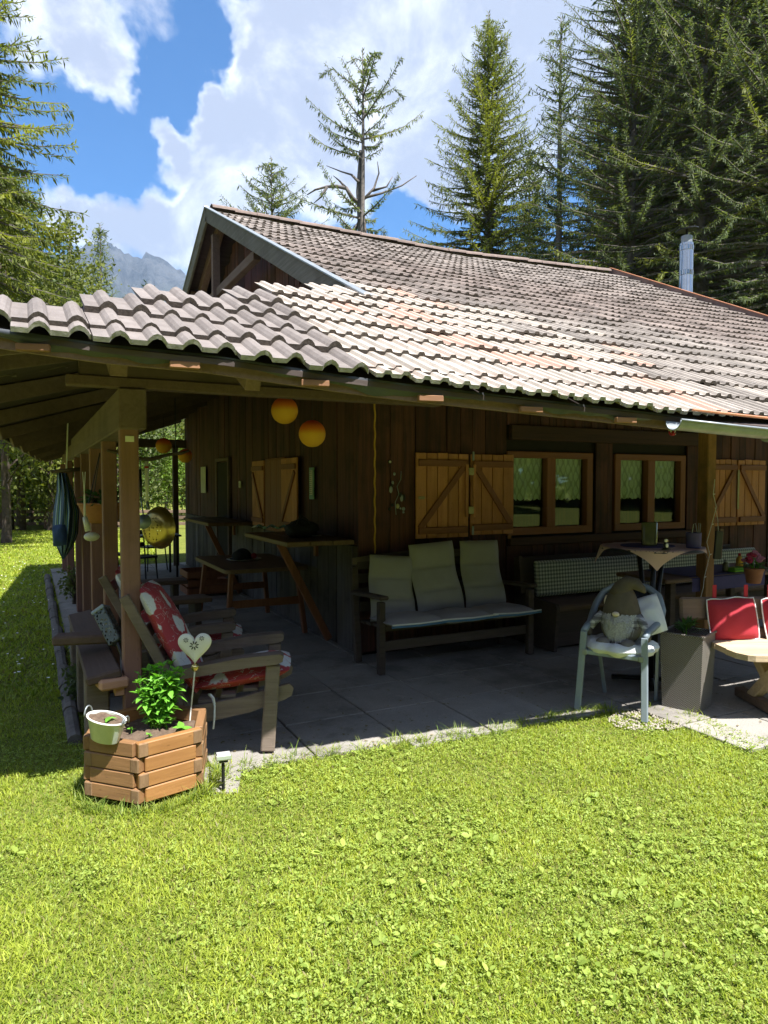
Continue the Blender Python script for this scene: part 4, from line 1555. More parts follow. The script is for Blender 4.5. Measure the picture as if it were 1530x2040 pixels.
def flower(cx, cz, r, n):
    b = MB()
    for k in range(n):
        a = 2 * math.pi * k / n + .2
        c_ = Vector((cx + r * .62 * math.cos(a), -.0212, cz + r * .62 * math.sin(a)))
        vs = []
        for q in range(8):
            aa = 2 * math.pi * q / 8
            dx, dz = r * .36 * math.cos(aa), r * .13 * math.sin(aa)
            vs.append(RH @ Vector((c_.x + dx * math.cos(a) - dz * math.sin(a), c_.y, c_.z + dx * math.sin(a) + dz * math.cos(a))) + hcl)
        b.add(vs, [tuple(range(8))])
    b.build('cutout', M['blackmetal'], heart)
flower(0, .005 * 1, hw * .30, 8); flower(-hw * .48, hw * .38, hw * .17, 7); flower(hw * .45, hw * .48, hw * .17, 7)
bot = hcl + Vector((0, 0, -1.17 * hw))
MB().sphere(bot + Vector((0, 0, -.015)), .024, 16, 10).build('glass_ball', M['gold'], heart, smooth=True)
MB().tube([(0, 0, -.02), bot + Vector((0, 0, -.02))], .0045, 6).build('stake', M['white_paint'], heart)

# --- small solar lamp in the grass edge
sl = at(441, 1577, Z=0)
lamp = thing('solar_lamp', 'small square solar lamp on a black ground spike beside the planter', 'lamp', sl, R(-8))
zl = at(441, 1508, Y=sl.y).z
MB().box((.012, 0, zl), (.082, .06, .030), Matrix.Rotation(R(-8), 3, 'X'), .006).build('head', M['alu'], lamp)
MB().box((.012, .002, zl + .018), (.07, .05, .006), Matrix.Rotation(R(-8), 3, 'X')).build('solar_cell', M['cushion_grey'], lamp)
MB().box((.012, 0, zl - .022), (.046, .03, .010)).box((.010, 0, zl / 2 - .02), (.017, .006, zl - .03)).box((.010, 0, zl / 2 - .02), (.006, .017, zl - .03)).build('spike', M['blackmetal'], lamp)

# --- pierced grey lantern leaning by the post
gl_ = at(216, 1246, D=4.35)
ax_t, ax_b = at(200, 1214, D=4.38), at(234, 1280, D=4.30)
lan = thing('pierced_lantern', 'slanting grey pierced metal garden lantern in front of the post', 'lantern', ax_b)
v_ = ax_t - ax_b
MB().beam((0, 0, 0), v_, .088, .075, .006, up=FWD).build('shade', M['lamp_perf'], lan)
MB().beam(v_ * .93, v_ * 1.02, .094, .082, .004, up=FWD).build('cap', M['greymetal'], lan)
MB().beam(v_ * .12, v_ * .88, .05, .04, .004, up=FWD).build('diffuser', M['white_paint'], lan)
MB().tube([(0, 0, 0), -v_ * .5 + Vector((0, 0, -.05)), -v_ * .62 + Vector((.03, 0, -ax_b.z + .23))], .012, 6).build('spike', M['blackmetal'], lan)

# --- brown timber edging and bench along the porch side
eb_ = thing('timber_bench', 'chocolate brown timber bench beams along the open side of the porch', 'bench', (.32, 5.3, 0))
def EB(p): return Vector(p) - Vector((.32, 5.3, 0))
MB().box(EB((.365, 5.45, .50)), (.20, 2.2, .055), Matrix.Rotation(R(-10), 3, 'Y'), .012).build('seat_beam', M['choc'], eb_)
pA, pB = at(108, 1274, Z=.62), at(238, 1268, Z=.62)
MB().beam(EB(pA), EB(pB), .15, .06, .012).build('cross_beam', M['choc'], eb_)
e1 = at(222, 1364, Z=.46)
MB().box(EB(e1 + Vector((.01, .06, 0))), (.17, .14, .065), rotz(R(8)), .014).build('beam_end', M['lit_end'], eb_)
MB().box(EB(e1 + Vector((.05, .09, -.06))), (.055, .10, .05), None, .004).build('batten', M['lit_end'], eb_)
for yy in (4.6, 5.4, 6.3): MB().box(EB((.34, yy, .24)), (.14, .14, .46), None, .01).build('leg', M['grey_old'], eb_)
lg = thing('log_edging', 'low grey log edging between the lawn and the porch floor', 'edging', (.22, 8, 0))
for k in range(14):
    y0 = 4.75 + k * .62
    MB().tube([(0, y0 - 8, .012), (.005 * (k % 3), y0 - 8 + .60, .012 + .004 * (k % 2))], .045 + .006 * (k % 3), 9).build('log', M['bark_grey'], lg, smooth=True, auto=True)

# --- hanging kitchen things
rod_d = 5.35
rod = thing('branch_rod', 'crooked dark branch hung as a rail under the porch roof', 'branch', at(300, 905, D=rod_d))
pts = [at(x, y, D=rod_d + .004 * (x - 240)) - rod.location for x, y in ((215, 898), (240, 903), (262, 908), (280, 914), (300, 915), (320, 910), (340, 905), (360, 903), (376, 898))]
MB().tube(pts, [.012, .013, .016, .014, .017, .015, .013, .014, .010], 7).build('branch', M['bark'], rod, smooth=True)
for xq in (228, 350): MB().tube([at(xq, 902, D=rod_d) - rod.location, at(xq, 902, D=rod_d) - rod.location + Vector((0, 0, .42))], .004, 5).build('cord', M['blackmetal'], rod)
sk_c = at(309, 1052, D=5.2)
sk = thing('brass_skimmer', 'large perforated brass skimmer with cream handle hanging from the branch', 'skimmer', sk_c)
skr = 42 / F_PX * 5.2
Rt = rotz(-YAW + R(-28)) @ Matrix.Rotation(R(90), 3, 'X')
dome = [(.001, .035), (skr * .35, .032), (skr * .65, .020), (skr * .85, .004), (skr * .95, -.02), (skr, -.045), (skr * 1.02, -.046)]
MB().lathe(dome, n=40, M=Rt).build('pan', M['brass_perf'], sk, smooth=True)
h0 = at(296, 1012, D=5.25) - sk_c; h1 = at(293, 1000, D=5.3) - sk_c; h2 = at(292, 919, D=5.34) - sk_c
MB().tube([h0, h1], .011, 8).build('ferrule', M['greymetal'], sk)
MB().tube([h1, h1.lerp(h2, .5), h2], [.012, .014, .016], 10).build('handle', M['white_cloth'], sk, smooth=True)
MB().tube([h1.lerp(h2, .82), h1.lerp(h2, .87)], .0165, 10).build('handle_ring', M['red_cloth'], sk)
ld_c = at(287, 1040, D=5.05)
ld = thing('black_ladle', 'steel ladle with black handle hanging beside the brass skimmer', 'ladle', ld_c)
q1, q2, q3 = at(281, 990, D=5.2) - ld_c, at(279, 936, D=5.25) - ld_c, at(281, 914, D=5.3) - ld_c
MB().tube([q1, q1.lerp(q2, .5), q2], [.009, .012, .010], 8).build('handle', M['blackmetal'], ld, smooth=True)
MB().tube([Vector((0, 0, 0)), q1], .005, 6).build('shaft', M['zinc'], ld)
MB().tube([q2, q3], .003, 5).build('loop', M['zinc'], ld)
MB().lathe([(.001, -.03), (.03, -.025), (.05, -.008), (.056, .012)], n=20, M=rotz(-YAW) @ Matrix.Rotation(R(70), 3, 'X')).build('bowl', M['greymetal'], ld, smooth=True)
wl_c = at(181, 1066, D=5.2)
wl = thing('white_ladle', 'white pierced enamel ladle hanging on a cord from the second post', 'ladle', wl_c)
MB().sphere((0.006, 0, -.012), .056, 16, 10, (1, .75, .62)).build('bowl', M['ladle_perf'], wl, smooth=True)
g0, g1, g2 = at(176, 1058, D=5.2) - wl_c, at(169, 1030, D=5.2) - wl_c, at(167, 940, D=5.2) - wl_c
MB().tube([g0, g1], [.024, .018], 9).build('neck', M['ladle_perf'], wl, smooth=True)
MB().tube([g1, g1.lerp(g2, .5)], [.009, .006], 7).build('handle', M['white_paint'], wl)
MB().tube([g1.lerp(g2, .5), g2 + Vector((.01, 0, 0))], .003, 5).tube([g1.lerp(g2, .5), g2 - Vector((.008, 0, 0))], .003, 5).build('cord', M['white_cloth'], wl)
# hanging basket with herbs
hk = at(204, 1012, D=6.1)
hbk = thing('hanging_basket', 'terracotta basket planter with leafy herbs hanging between the posts', 'planter', hk, -YAW)
hbk.scale = (1.3, 1.3, 1.15)
bp = [(.075, -.115), (.10, -.10), (.135, -.02), (.148, .02), (.158, .025), (.158, .04), (.14, .04)]
MB().lathe(bp, n=18).build('bowl', M['terracotta'], hbk, smooth=True, auto=True)
rb = MB()
for k in range(9):
    a = 2 * math.pi * k / 9
    rb.tube([((.078 + .062 * t) * math.cos(a), (.078 + .062 * t) * math.sin(a), -.11 + .125 * t) for t in (0, .35, .7, 1)], .007, 5)
rb.build('rib', M['terracotta'], hbk)
for a in (0.3, 2.4, 4.5): MB().tube([(.15 * math.cos(a), .15 * math.sin(a), .03), (.02 * math.cos(a), .02 * math.sin(a), .42)], .003, 5).build('chain', M['blackmetal'], hbk)
pl_leaf = leaf_mesh('leaf', .07, .026, M['plantleaf'], .2, .4)
rd = random.Random(11)
for k in range(90):
    a, r_ = rd.uniform(0, 6.28), rd.uniform(0, .12)
    link('leaf', pl_leaf, hbk, (r_ * math.cos(a), r_ * math.sin(a), rd.uniform(.03, .11)), (rd.uniform(-.5, .5), rd.uniform(-1.2, .2), a + rd.uniform(-.6, .6)), [rd.uniform(.7, 1.3)] * 3)

# hanging hammock chair
hd = 7.6
hm_o = at(133, 1040, D=hd)
ham = thing('hammock_chair', 'blue and green striped hammock chair hanging from a wooden bar', 'hammock', hm_o)
barL, barR = at(102, 940, D=hd) - hm_o, at(163, 934, D=hd + .1) - hm_o
MB().tube([barL, barL.lerp(barR, .5), barR], [.02, .022, .02], 8).build('spreader_bar', M['bark'], ham, smooth=True)
MB().tube([barL.lerp(barR, .5), barL.lerp(barR, .6) + Vector((0, 0, .75))], .008, 6).build('rope', M['white_cloth'], ham)
HL_ = [(0, 113), (.2, 113), (.45, 106), (.7, 104), (.85, 112), (1, 124)]
HR_ = [(0, 133), (.2, 146), (.45, 158), (.7, 156), (.85, 146), (1, 128)]
def hfab(u, v, back=0.0):
    l_ = np.interp(v, [q[0] for q in HL_], [q[1] for q in HL_]); r_ = np.interp(v, [q[0] for q in HR_], [q[1] for q in HR_])
    y_ = 942 + 172 * v
    x_ = l_ + (r_ - l_) * u
    bul = math.sin(u * math.pi) * math.sin(min(1, v * 1.05) * math.pi) ** .6
    dd_ = hd - .22 * bul * (1 - 2 * back) + .03 * math.sin(u * 23 + v * 5) * (1 - v * .5) + .05
    return at(x_, y_, D=dd_) - hm_o
b = MB().grid(hfab, 34, 20)
b.grid(lambda u, v: hfab(u, v, 1.0), 34, 20)
ho = b.build('fabric', M['hammock'], ham, smooth=True)
ca = ho.data.color_attributes.new('tint', 'FLOAT_COLOR', 'POINT')
for i in range(len(ho.data.vertices)): ca.data[i].color = ((i % 35) / 34.0, 0, 0, 1)
MB().pad(at(119, 1066, D=hd - .16) - hm_o, (.15, .24, .09), rotz(-YAW) @ Matrix.Rotation(R(72), 3, 'X') @ rotz(R(8)) , .5, 8, 8, .01, 2).build('pillow', M['hammock'], ham, smooth=True)
po = ham.children[-1]
ca = po.data.color_attributes.new('tint', 'FLOAT_COLOR', 'POINT')
for i, vtx in enumerate(po.data.vertices): ca.data[i].color = (vtx.co.z * 3.2 + .5, 0, 0, 1)

# --- paper lanterns
for (px_, py_, d_, r_, lb) in ((567, 818, 5.3, 27, 'orange and yellow paper lantern half hidden behind the front beam'), (622, 864, 5.3, 27, 'round paper lantern fading from red to yellow by the cabin corner'),
                               (326, 888, 9.4, 15.5, 'small orange paper lantern hanging far back over the branch rail'), (369, 908, 10.0, 14, 'small yellow paper lantern far back beside the side wall')):
    p = at(px_, py_, D=d_)
    r0 = r_ / F_PX * d_
    t_ = thing('paper_lantern', lb, 'lantern', p, group='round paper lanterns under the porch roof')
    MB().sphere((0, 0, 0), r0, 28, 22, fn=lambda d: 1 - .006 * (1 + math.cos(d.z * 44))).build('globe', M['lantern'], t_, smooth=True)
    MB().tube([(0, 0, r0 * .95), (0, 0, r0 + .28)], .003, 5).build('cord', M['blackmetal'], t_)

# --- three-seat bench by the front wall
tb = at(757, 1347, Z=.02)
bx0, by0 = tb.x + .03, tb.y + .03
BW = at(1068, 1307, Z=.02).x - bx0
b3 = thing('garden_bench', 'dark wooden three-seat bench against the front wall under the shutter', 'bench', (bx0 + BW / 2, by0 + .28, .02))
for s in (-1, 1):
    xx = s * BW / 2
    MB().box((xx, -.27, .31), (.06, .06, .62), None, .006).build('leg', M['bench_dark'], b3)
    MB().box((xx, .24, .43), (.06, .06, .86), Matrix.Rotation(R(-6), 3, 'X'), .006).build('leg', M['bench_dark'], b3)
    MB().box((xx, -.03, .645), (.085, .62, .035), Matrix.Rotation(R(-3), 3, 'X'), .01).build('armrest', M['bench_dark'], b3)
MB().box((0, -.25, .235), (BW - .06, .03, .085), None, .006).build('front_rail', M['bench_dark'], b3)
MB().box((0, -.26, .39), (BW - .06, .035, .055), None, .006).build('seat_rail', M['bench_dark'], b3)
for k in range(4): MB().box((0, -.20 + k * .125, .395 - k * .010), (BW - .07, .09, .025), None, .003).build('seat_slat', M['bench_dark'], b3)
for k in range(4): MB().box((0, .23 + k * .022, .50 + k * .125), (BW - .07, .022, .09), Matrix.Rotation(R(-10), 3, 'X'), .003).build('back_slat', M['bench_dark'], b3)
def arch(u):
    return .93 + .05 * math.sin(math.pi * u)
MB().prism([(-BW / 2 - .01, .88)] + [(-BW / 2 - .01 + (BW + .02) * k / 14, .94 + .045 * math.sin(math.pi * k / 14)) for k in range(15)] + [(BW / 2 + .01, .88)], .29, .315).build('top_rail', M['grey_old'], b3)
for k, (fx, wdt, tilt, hgt, drop) in enumerate(((.17, .44, 5, .60, .04), (.495, .485, -3, .66, 0), (.815, .45, 1, .66, 0))):
    cx_ = bx0 + BW * fx
    cq = thing('bench_cushion', ('grey padded cushion slumped at the corner end of the bench', 'grey padded cushion in the middle of the three-seat bench', 'grey padded cushion at the window end of the three-seat bench')[k], 'cushion', (cx_, by0 + .30, .44), group='grey cushions on the three-seat bench')
    Mb = Matrix.Rotation(R(tilt), 3, 'Y') @ Matrix.Rotation(R(75), 3, 'X')
    n_ = 3
    def back(u, v, sgn, wdt=wdt, hgt=hgt):
        x_ = (u - .5) * wdt * (1 - .10 * abs(math.sin(v * math.pi * 1.0)) ** 2 * 0 + .05 * (1 - v))
        e = (max(0, 1 - abs(2 * u - 1) ** 5)) ** .5 * (max(0, 1 - abs(2 * v - 1) ** 9)) ** .5
        seg = abs(math.sin(v * math.pi * n_)) ** .28
        z_ = sgn * (.008 + .040 * seg) * e + .018 * math.sin(v * 2.6 * math.pi)
        return Mb @ Vector((x_, v * hgt, z_)) + Vector((0, .0, .0 - drop))
    bb = MB().grid(lambda u, v: back(u, v, 1), 12, 30)
    o_ = len(bb.f); bb.grid(lambda u, v: back(u, v, -1), 12, 30); bb.f[o_:] = [f[::-1] for f in bb.f[o_:]]
    bb.build('back_pad', M['cushion_grey'], cq, smooth=True)
    MB().pad((0, -.25, .015 + drop * .3), (wdt * 1.22, .46, .075), Matrix.Rotation(R(-2 + k), 3, 'X'), .3, 10, 8, .006, k).build('seat_pad', M['cushion_grey'], cq, smooth=True)
    MB().tube([(-wdt * .6, -.485, .018 + .004 * k), (0, -.487, .012), (wdt * .6, -.485, .018)], .010, 6).build('piping', M['cushion_band'], cq)
    MB().tube([(-wdt * .6, -.487, .036 + .004 * k), (0, -.489, .030), (wdt * .6, -.487, .036)], .007, 6).build('piping', M['white_cloth'], cq)

# --- corner bench with gingham back cushion, wooden table with purple cloth
cb = thing('corner_bench', 'dark wooden corner bench with grey seat below the windows', 'bench', (5.6, 5.45, .02))
MB().box((.55, .0, .40), (3.3, .52, .06), None, .02).build('seat', M['bench_brown'], cb)
MB().box((.55, .02, .19), (3.25, .44, .36), None, .01).build('chest', M['bench_dark'], cb)
MB().box((.55, .29, .60), (3.3, .04, .52), Matrix.Rotation(R(-4), 3, 'X'), .01).build('backrest', M['bench_dark'], cb)
MB().prism([(-.30, 0), (.30, 0), (.33, .85), (.25, .88), (.2, .50), (-.32, .46), (-.34, .42)], -.02, .02, rotz(R(90)), (-1.12, 0, 0)).build('end_board', M['bench_dark'], cb)
gc = thing('gingham_cushion', 'grey and white gingham back cushion on the corner bench', 'cushion', (5.42, 5.62, .48))
MB().box((0, 0, .18), (1.62, .07, .37), Matrix.Rotation(R(-5), 3, 'X'), .02).build('pad', M['gingham'], gc)
gc2 = thing('gingham_cushion', 'grey gingham back cushion beyond the porch post', 'cushion', (7.25, 5.62, .48))
MB().box((0, 0, .18), (1.7, .07, .36), Matrix.Rotation(R(-5), 3, 'X'), .02).build('pad', M['gingham'], gc2)
tw = thing('wooden_table', 'dark wooden table standing before the corner bench', 'table', (6.0, 4.72, .02))
MB().box((0, 0, .73), (1.75, .62, .04), None, .012).build('tabletop', M['bench_brown'], tw)
for sx in (-1, 1):
    for sy in (-1, 1): MB().box((sx * .72, sy * .22, .355), (.07, .07, .71), None, .006).build('leg', M['bench_dark'], tw)
pc = MB()
def pcl(u, v):
    x_, y_ = (u - .5) * 1.05, (v - .5) * .74
    z_ = .757
    if y_ < -.315: z_ -= (-.315 - y_) * 2.6; y_ = -.318
    if y_ > .315: z_ -= (y_ - .315) * 2.6; y_ = .318
    return Vector((x_, y_, z_))
tcl = MB().grid(pcl, 12, 16).build('tablecloth', M['purple_cloth'], None, (5.98, 4.72, .022))
tag(tcl, 'purple cloth lying on the dark wooden table', 'tablecloth')
jz = .785
jar = thing('bottle', 'small clear spice bottle with silver cap on the purple cloth', 'bottle', (6.05, 4.50, jz))
MB().lathe([(.028, 0), (.03, .01), (.03, .07), (.016, .09)], n=14).build('body', M['glassware'], jar, smooth=True)
MB().lathe([(.018, .09), (.018, .115)], n=12).build('cap', M['zinc'], jar)
yb = thing('bottle', 'yellow plastic bottle on the purple cloth', 'bottle', (6.28, 4.52, jz))
MB().lathe([(.032, 0), (.034, .02), (.034, .10), (.014, .14)], n=14).build('body', M['foam'], yb, smooth=True)
MB().lathe([(.015, .14), (.012, .165)], n=10).build('cap', M['red_cloth'], yb)
gn = thing('serving_tray', 'low green tray between the bottles on the purple cloth', 'tray', (6.16, 4.46, jz))
MB().box((0, 0, .012), (.24, .14, .02), None, .005).box((0, 0, .03), (.2, .1, .02), None, .005).build('tray', M['mint'], gn)

# --- bistro table with cloth, and what stands on it
bt = at(1308, 1092, Z=1.13)
btc = Vector((bt.x + .06, bt.y + .10, 0))
bis = thing('bistro_table', 'tall round black metal bistro table behind the grey armchair', 'table', (btc.x, btc.y, .02))
MB().lathe([(.001, 1.085), (.40, 1.085), (.405, 1.095), (.40, 1.11), (.001, 1.11)], n=40).build('tabletop', M['blackmetal'], bis, smooth=True, auto=True)
for k in range(3):
    a = R(90 + 120 * k + 20)
    MB().tube([(.11 * math.cos(a), .11 * math.sin(a), 1.085), (.045 * math.cos(a), .045 * math.sin(a), .55), (.06 * math.cos(a), .06 * math.sin(a), .05)], .019, 8).build('column', M['blackmetal'], bis, smooth=True)
for k in range(4):
    a = R(45 + 90 * k)
    MB().beam((.03 * math.cos(a), .03 * math.sin(a), .03), (.30 * math.cos(a), .30 * math.sin(a), .02), .05, .03, .006).build('foot', M['blackmetal'], bis)
def cloth(u, v):
    x_, y_ = (u - .5) * .80, (v - .5) * .80
    a = math.atan2(y_, x_)
    r_ = math.hypot(x_, y_)
    z_ = 1.115
    if r_ > .40:
        ex = r_ - .40
        rr_ = .40 + ex * .22 + .012 * math.sin(a * 9) * min(1, ex * 8)
        z_ -= ex * .93
        x_, y_ = rr_ * math.cos(a), rr_ * math.sin(a)
    z_ += .0015 * math.sin(x_ * 40) * math.sin(y_ * 33)
    return Vector((x_, y_, z_))
def cloth_mat():
    m, g = new_mat('terracotta_cloth')
    tcn = g.n('ShaderNodeAttribute', attribute_name='tint')
    sep = g.n('ShaderNodeSeparateXYZ'); g.l(tcn.outputs['Vector'], sep.inputs[0])
    mx_ = g.math('MAXIMUM', g.math('ABSOLUTE', sep.outputs[0]), g.math('ABSOLUTE', sep.outputs[1]))
    ln = g.math('MULTIPLY', g.math('GREATER_THAN', mx_, .80), g.math('LESS_THAN', mx_, .83))
    col = g.mix(g.noise(tcn.outputs['Vector'], 3, 4), (.56, .38, .33), (.50, .34, .30))
    g.l(g.mix(ln, col, (.75, .68, .58)), g.b.inputs['Base Color'])
    g.b.inputs['Roughness'].default_value = .95
    return m
clo = MB().grid(cloth, 44, 44).build('tablecloth', cloth_mat(), None, (btc.x, btc.y, .021), smooth=True, rot=(0, 0, R(2)))
ca = clo.data.color_attributes.new('tint', 'FLOAT_COLOR', 'POINT')
for i in range(len(clo.data.vertices)): ca.data[i].color = ((i % 45) / 22 - 1, (i // 45) / 22 - 1, 0, 1)
tag(clo, 'dusty orange square cloth draped over the tall bistro table', 'tablecloth')
ZT = 1.139
doily = MB().lathe([(.001, 0), (.20, 0), (.20, .004), (.001, .004)], n=36, sx=1.1).build('place_mat', M['purple_cloth'], None, (btc.x - .03, btc.y + .02, ZT))
tag(doily, 'dark oval mat in the middle of the bistro table', 'mat')
vp = at(1299, 1088, Z=ZT)
vase = thing('glass_lantern', 'dark green glass hurricane jar on the bistro table', 'jar', (vp.x, vp.y + .03, ZT + .005))
MB().lathe([(.058, 0), (.062, .005), (.062, .18), (.060, .186), (.056, .186), (.056, .01)], n=24).build('jar', M['glassware'], vase, smooth=True, auto=True)
MB().lathe([(.03, .01), (.03, .09), (.01, .095)], n=14).build('candle', M['foam'], vase, smooth=True)
fp_ = at(1331, 1097, Z=ZT)
fig = thing('figurine', 'tiny black and white bird ornament on the bistro table', 'figurine', (fp_.x, fp_.y + .02, ZT + .005))
MB().lathe([(.032, 0), (.034, .006), (.02, .012)], n=14).build('base', M['blackmetal'], fig)
MB().sphere((0, 0, .035), .021, 12, 10, (1, .9, 1.25)).build('body', M['blackmetal'], fig, smooth=True)
MB().sphere((-.006, -.014, .034), .013, 10, 8, (1, .7, 1.3)).build('belly', M['white_paint'], fig, smooth=True)
MB().sphere((-.004, -.004, .070), .014, 12, 8).build('head', M['white_paint'], fig, smooth=True)
MB().sphere((-.002, .0, .080), .011, 10, 6, (1, 1, .6)).build('cap', M['blackmetal'], fig, smooth=True)
MB().lathe([(.005, 0), (.001, .012)], n=8, M=Matrix.Rotation(R(90), 3, 'X')).build('beak', M['foam'], fig, (-.004, -.016, .068))
pw = at(1388, 1092, Z=ZT)
pl_ = thing('purple_lantern', 'purple candle holder with two wire handles beside the post', 'lantern', (pw.x, pw.y + .03, ZT))
MB().lathe([(.052, 0), (.055, .004), (.058, .12), (.055, .12), (.052, .01)], n=20).build('cup', M['purple_cloth'], pl_, smooth=True, auto=True)
for s in (-1, 1): MB().tube([(s * .045, -.02, .11), (s * .040, -.03, .19), (s * .018, -.03, .195), (s * .008, -.04, .115)], .0022, 5).build('wire_handle', M['zinc'], pl_)

# --- grey metal armchair with the gnome
L1, L2 = at(1150, 1416, Z=.0), at(1284, 1441, Z=.0)
fwd_c = Vector((-(L1 - L2).y, (L1 - L2).x, 0)).normalized()
if fwd_c.dot(Vector((-1, -1, 0))) < 0: fwd_c = -fwd_c
rzA = math.atan2(fwd_c.y, fwd_c.x)
wA = (L1 - L2).length / 2
mid_f = (L1 + L2) / 2
oA = mid_f - fwd_c * .26
arm = thing('metal_armchair', 'grey metal garden armchair with curved arms at the edge of the lawn', 'chair', (oA.x, oA.y, .006), rzA)
for s in (-1, 1):
    ys = s * wA
    MB().beam((.26, ys, 0), (.20, ys * .90, .57), .046, .026, .005, up=(1, 0, 0)).build('leg', M['greymetal'], arm)
    MB().beam((-.27, s * .19, 0), (-.17, s * .22, .42), .026, .022, .004, up=(1, 0, 0)).build('leg', M['greymetal'], arm)
hoop = []
for k in range(25):
    t = k / 24 * 2 - 1
    s = -1 if t < 0 else 1
    q = abs(t)
    key = [(0, 0, -.285, .865), (.22, .115, -.275, .855), (.42, .205, -.245, .80), (.58, .245, -.19, .71), (.72, .248, -.10, .635), (.86, wA * .93, .04, .60), (.96, wA * .915, .16, .592), (1, wA * .905, .195, .57)]
    for a_, b_ in zip(key, key[1:]):
        if a_[0] <= q <= b_[0] + 1e-6:
            f_ = (q - a_[0]) / (b_[0] - a_[0])
            hoop.append(Vector((a_[2] + (b_[2] - a_[2]) * f_, s * (a_[1] + (b_[1] - a_[1]) * f_), a_[3] + (b_[3] - a_[3]) * f_)))
            break
MB().tube(hoop, .025, 10).build('arm_hoop', M['greymetal'], arm, smooth=True)
MB().box((0, 0, .415), (.44, wA * 1.72, .012), Matrix.Rotation(R(-3), 3, 'Y')).build('seat', M['charcoal'], arm)
MB().beam((.215, -wA * .92, .425), (.215, wA * .92, .425), .030, .034, .005).build('seat_rail', M['greymetal'], arm)
for s in (-1, 1): MB().box((.217, s * wA * .84, .425), (.036, .035, .040), None, .003).build('joint', M['zinc'], arm)
MB().grid(lambda u, v: Vector((-.19 - .09 * v - .02 * math.cos((u - .5) * 3), (u - .5) * .40 * (1 - .25 * v * v), .42 + .42 * v)), 8, 6).build('back_sling', M['charcoal'], arm)
wc = thing('seat_cushion', 'white round seat cushion under the gnome', 'cushion', (oA.x, oA.y, .43), rzA)
def ring(u, v):
    a, b_ = u * 2 * math.pi, v * 2 * math.pi
    Rr = .185 + .012 * math.sin(a * 7)
    q = .062 + .006 * math.sin(a * 11)
    return Vector(((Rr + q * math.cos(b_)) * math.cos(a) + .02, (Rr + q * math.cos(b_)) * math.sin(a) * 1.05, .035 + q * .72 * math.sin(b_)))
MB().grid(ring, 48, 10).lathe([(.001, .02), (.17, .02)], n=20).build('ring', M['white_cloth'], wc, smooth=True)
pi_ = thing('pillow', 'white crumpled pillow behind the gnome', 'pillow', (oA.x, oA.y, .52), rzA)
MB().pad((-.12, .12, .14), (.30, .30, .11), rotz(R(-6)) @ Matrix.Rotation(R(66), 3, 'Y') @ rotz(R(25)), .5, 12, 12, .012, 8).build('pad', M['white_cloth'], pi_, smooth=True)
gno = thing('plush_gnome', 'plush garden gnome with grey beard and brown felt hat on the armchair', 'gnome', (oA.x, oA.y, .485), rzA)
def gb(d):
    return 1 + (.10 if d.z < -.2 else 0) * -d.z
MB().sphere((.0, -.0, .135), .145, 24, 16, (.92, 1.0, .98), gb).build('body', M['gnome_body'], gno, smooth=True)
band = MB()
band.lathe([(.142, .115), (.150, .15), (.147, .19), (.135, .22)], n=28, sx=.94).build('vest', M['plaid'], gno, smooth=True)
hat = []
MB().lathe([(.128, .20), (.137, .212), (.128, .25), (.112, .31), (.092, .36), (.07, .40), (.05, .425), (.03, .44)], n=26, sx=.95).build('hat_base', M['gnome_hat'], gno, smooth=True)
tip = [Vector((0, 0, .345)), Vector((0, .015, .40)), Vector((.0, .05, .438)), Vector((.0, .10, .435)), Vector((.0, .145, .40)), Vector((0, .165, .375))]
tp = MB().tube(tip, [.092, .074, .058, .044, .026, .008], 16)
tp.build('hat_tip', M['gnome_hat'], gno, smooth=True)
bd = MB()
rdg = random.Random(2)
for k in range(420):
    a = rdg.uniform(-1.15, 1.15)
    h0 = rdg.uniform(.135, .225)
    r0 = .135
    st = Vector((r0 * math.cos(a) * 1.0, r0 * math.sin(a), h0))
    ln_ = rdg.uniform(.10, .19) * (1 - .45 * abs(a))
    e = st + Vector((.025 + rdg.uniform(-.008, .012), -st.y * .28 + rdg.uniform(-.012, .012), -ln_))
    m_ = st.lerp(e, .5) + Vector((.020, 0, .008))
    w = .0055
    sd = Vector((-math.sin(a), math.cos(a), 0)) * w
    bd.add([st - sd, st + sd, m_ + sd, m_ - sd, e], [(0, 1, 2, 3), (3, 2, 4)])
bd.build('beard', M['beard'], gno)
MB().sphere((.152, 0, .228), .021, 14, 10, (.9, 1.25, .85)).build('nose', M['skin'], gno, smooth=True)
for s in (-1, 1):
    MB().tube([(.03, s * .125, .20), (.06, s * .175, .15), (.09, s * .20, .10)], [.035, .03, .026], 10).build('sleeve', M['plaid'], gno, smooth=True)
    MB().sphere((.10, s * .208, .075), .033, 12, 8, (1, .8, 1.1)).build('mitten', M['gnome_hat'], gno, smooth=True)
    MB().sphere((.145, s * .085, .02), .055, 14, 10, (1.2, .95, .6)).build('foot', M['gnome_body'], gno, smooth=True)
MB().sphere((-.02, -.115, .285), .04, 12, 8, (.4, .5, 1.2)).build('ear', M['skin'], gno, smooth=True)

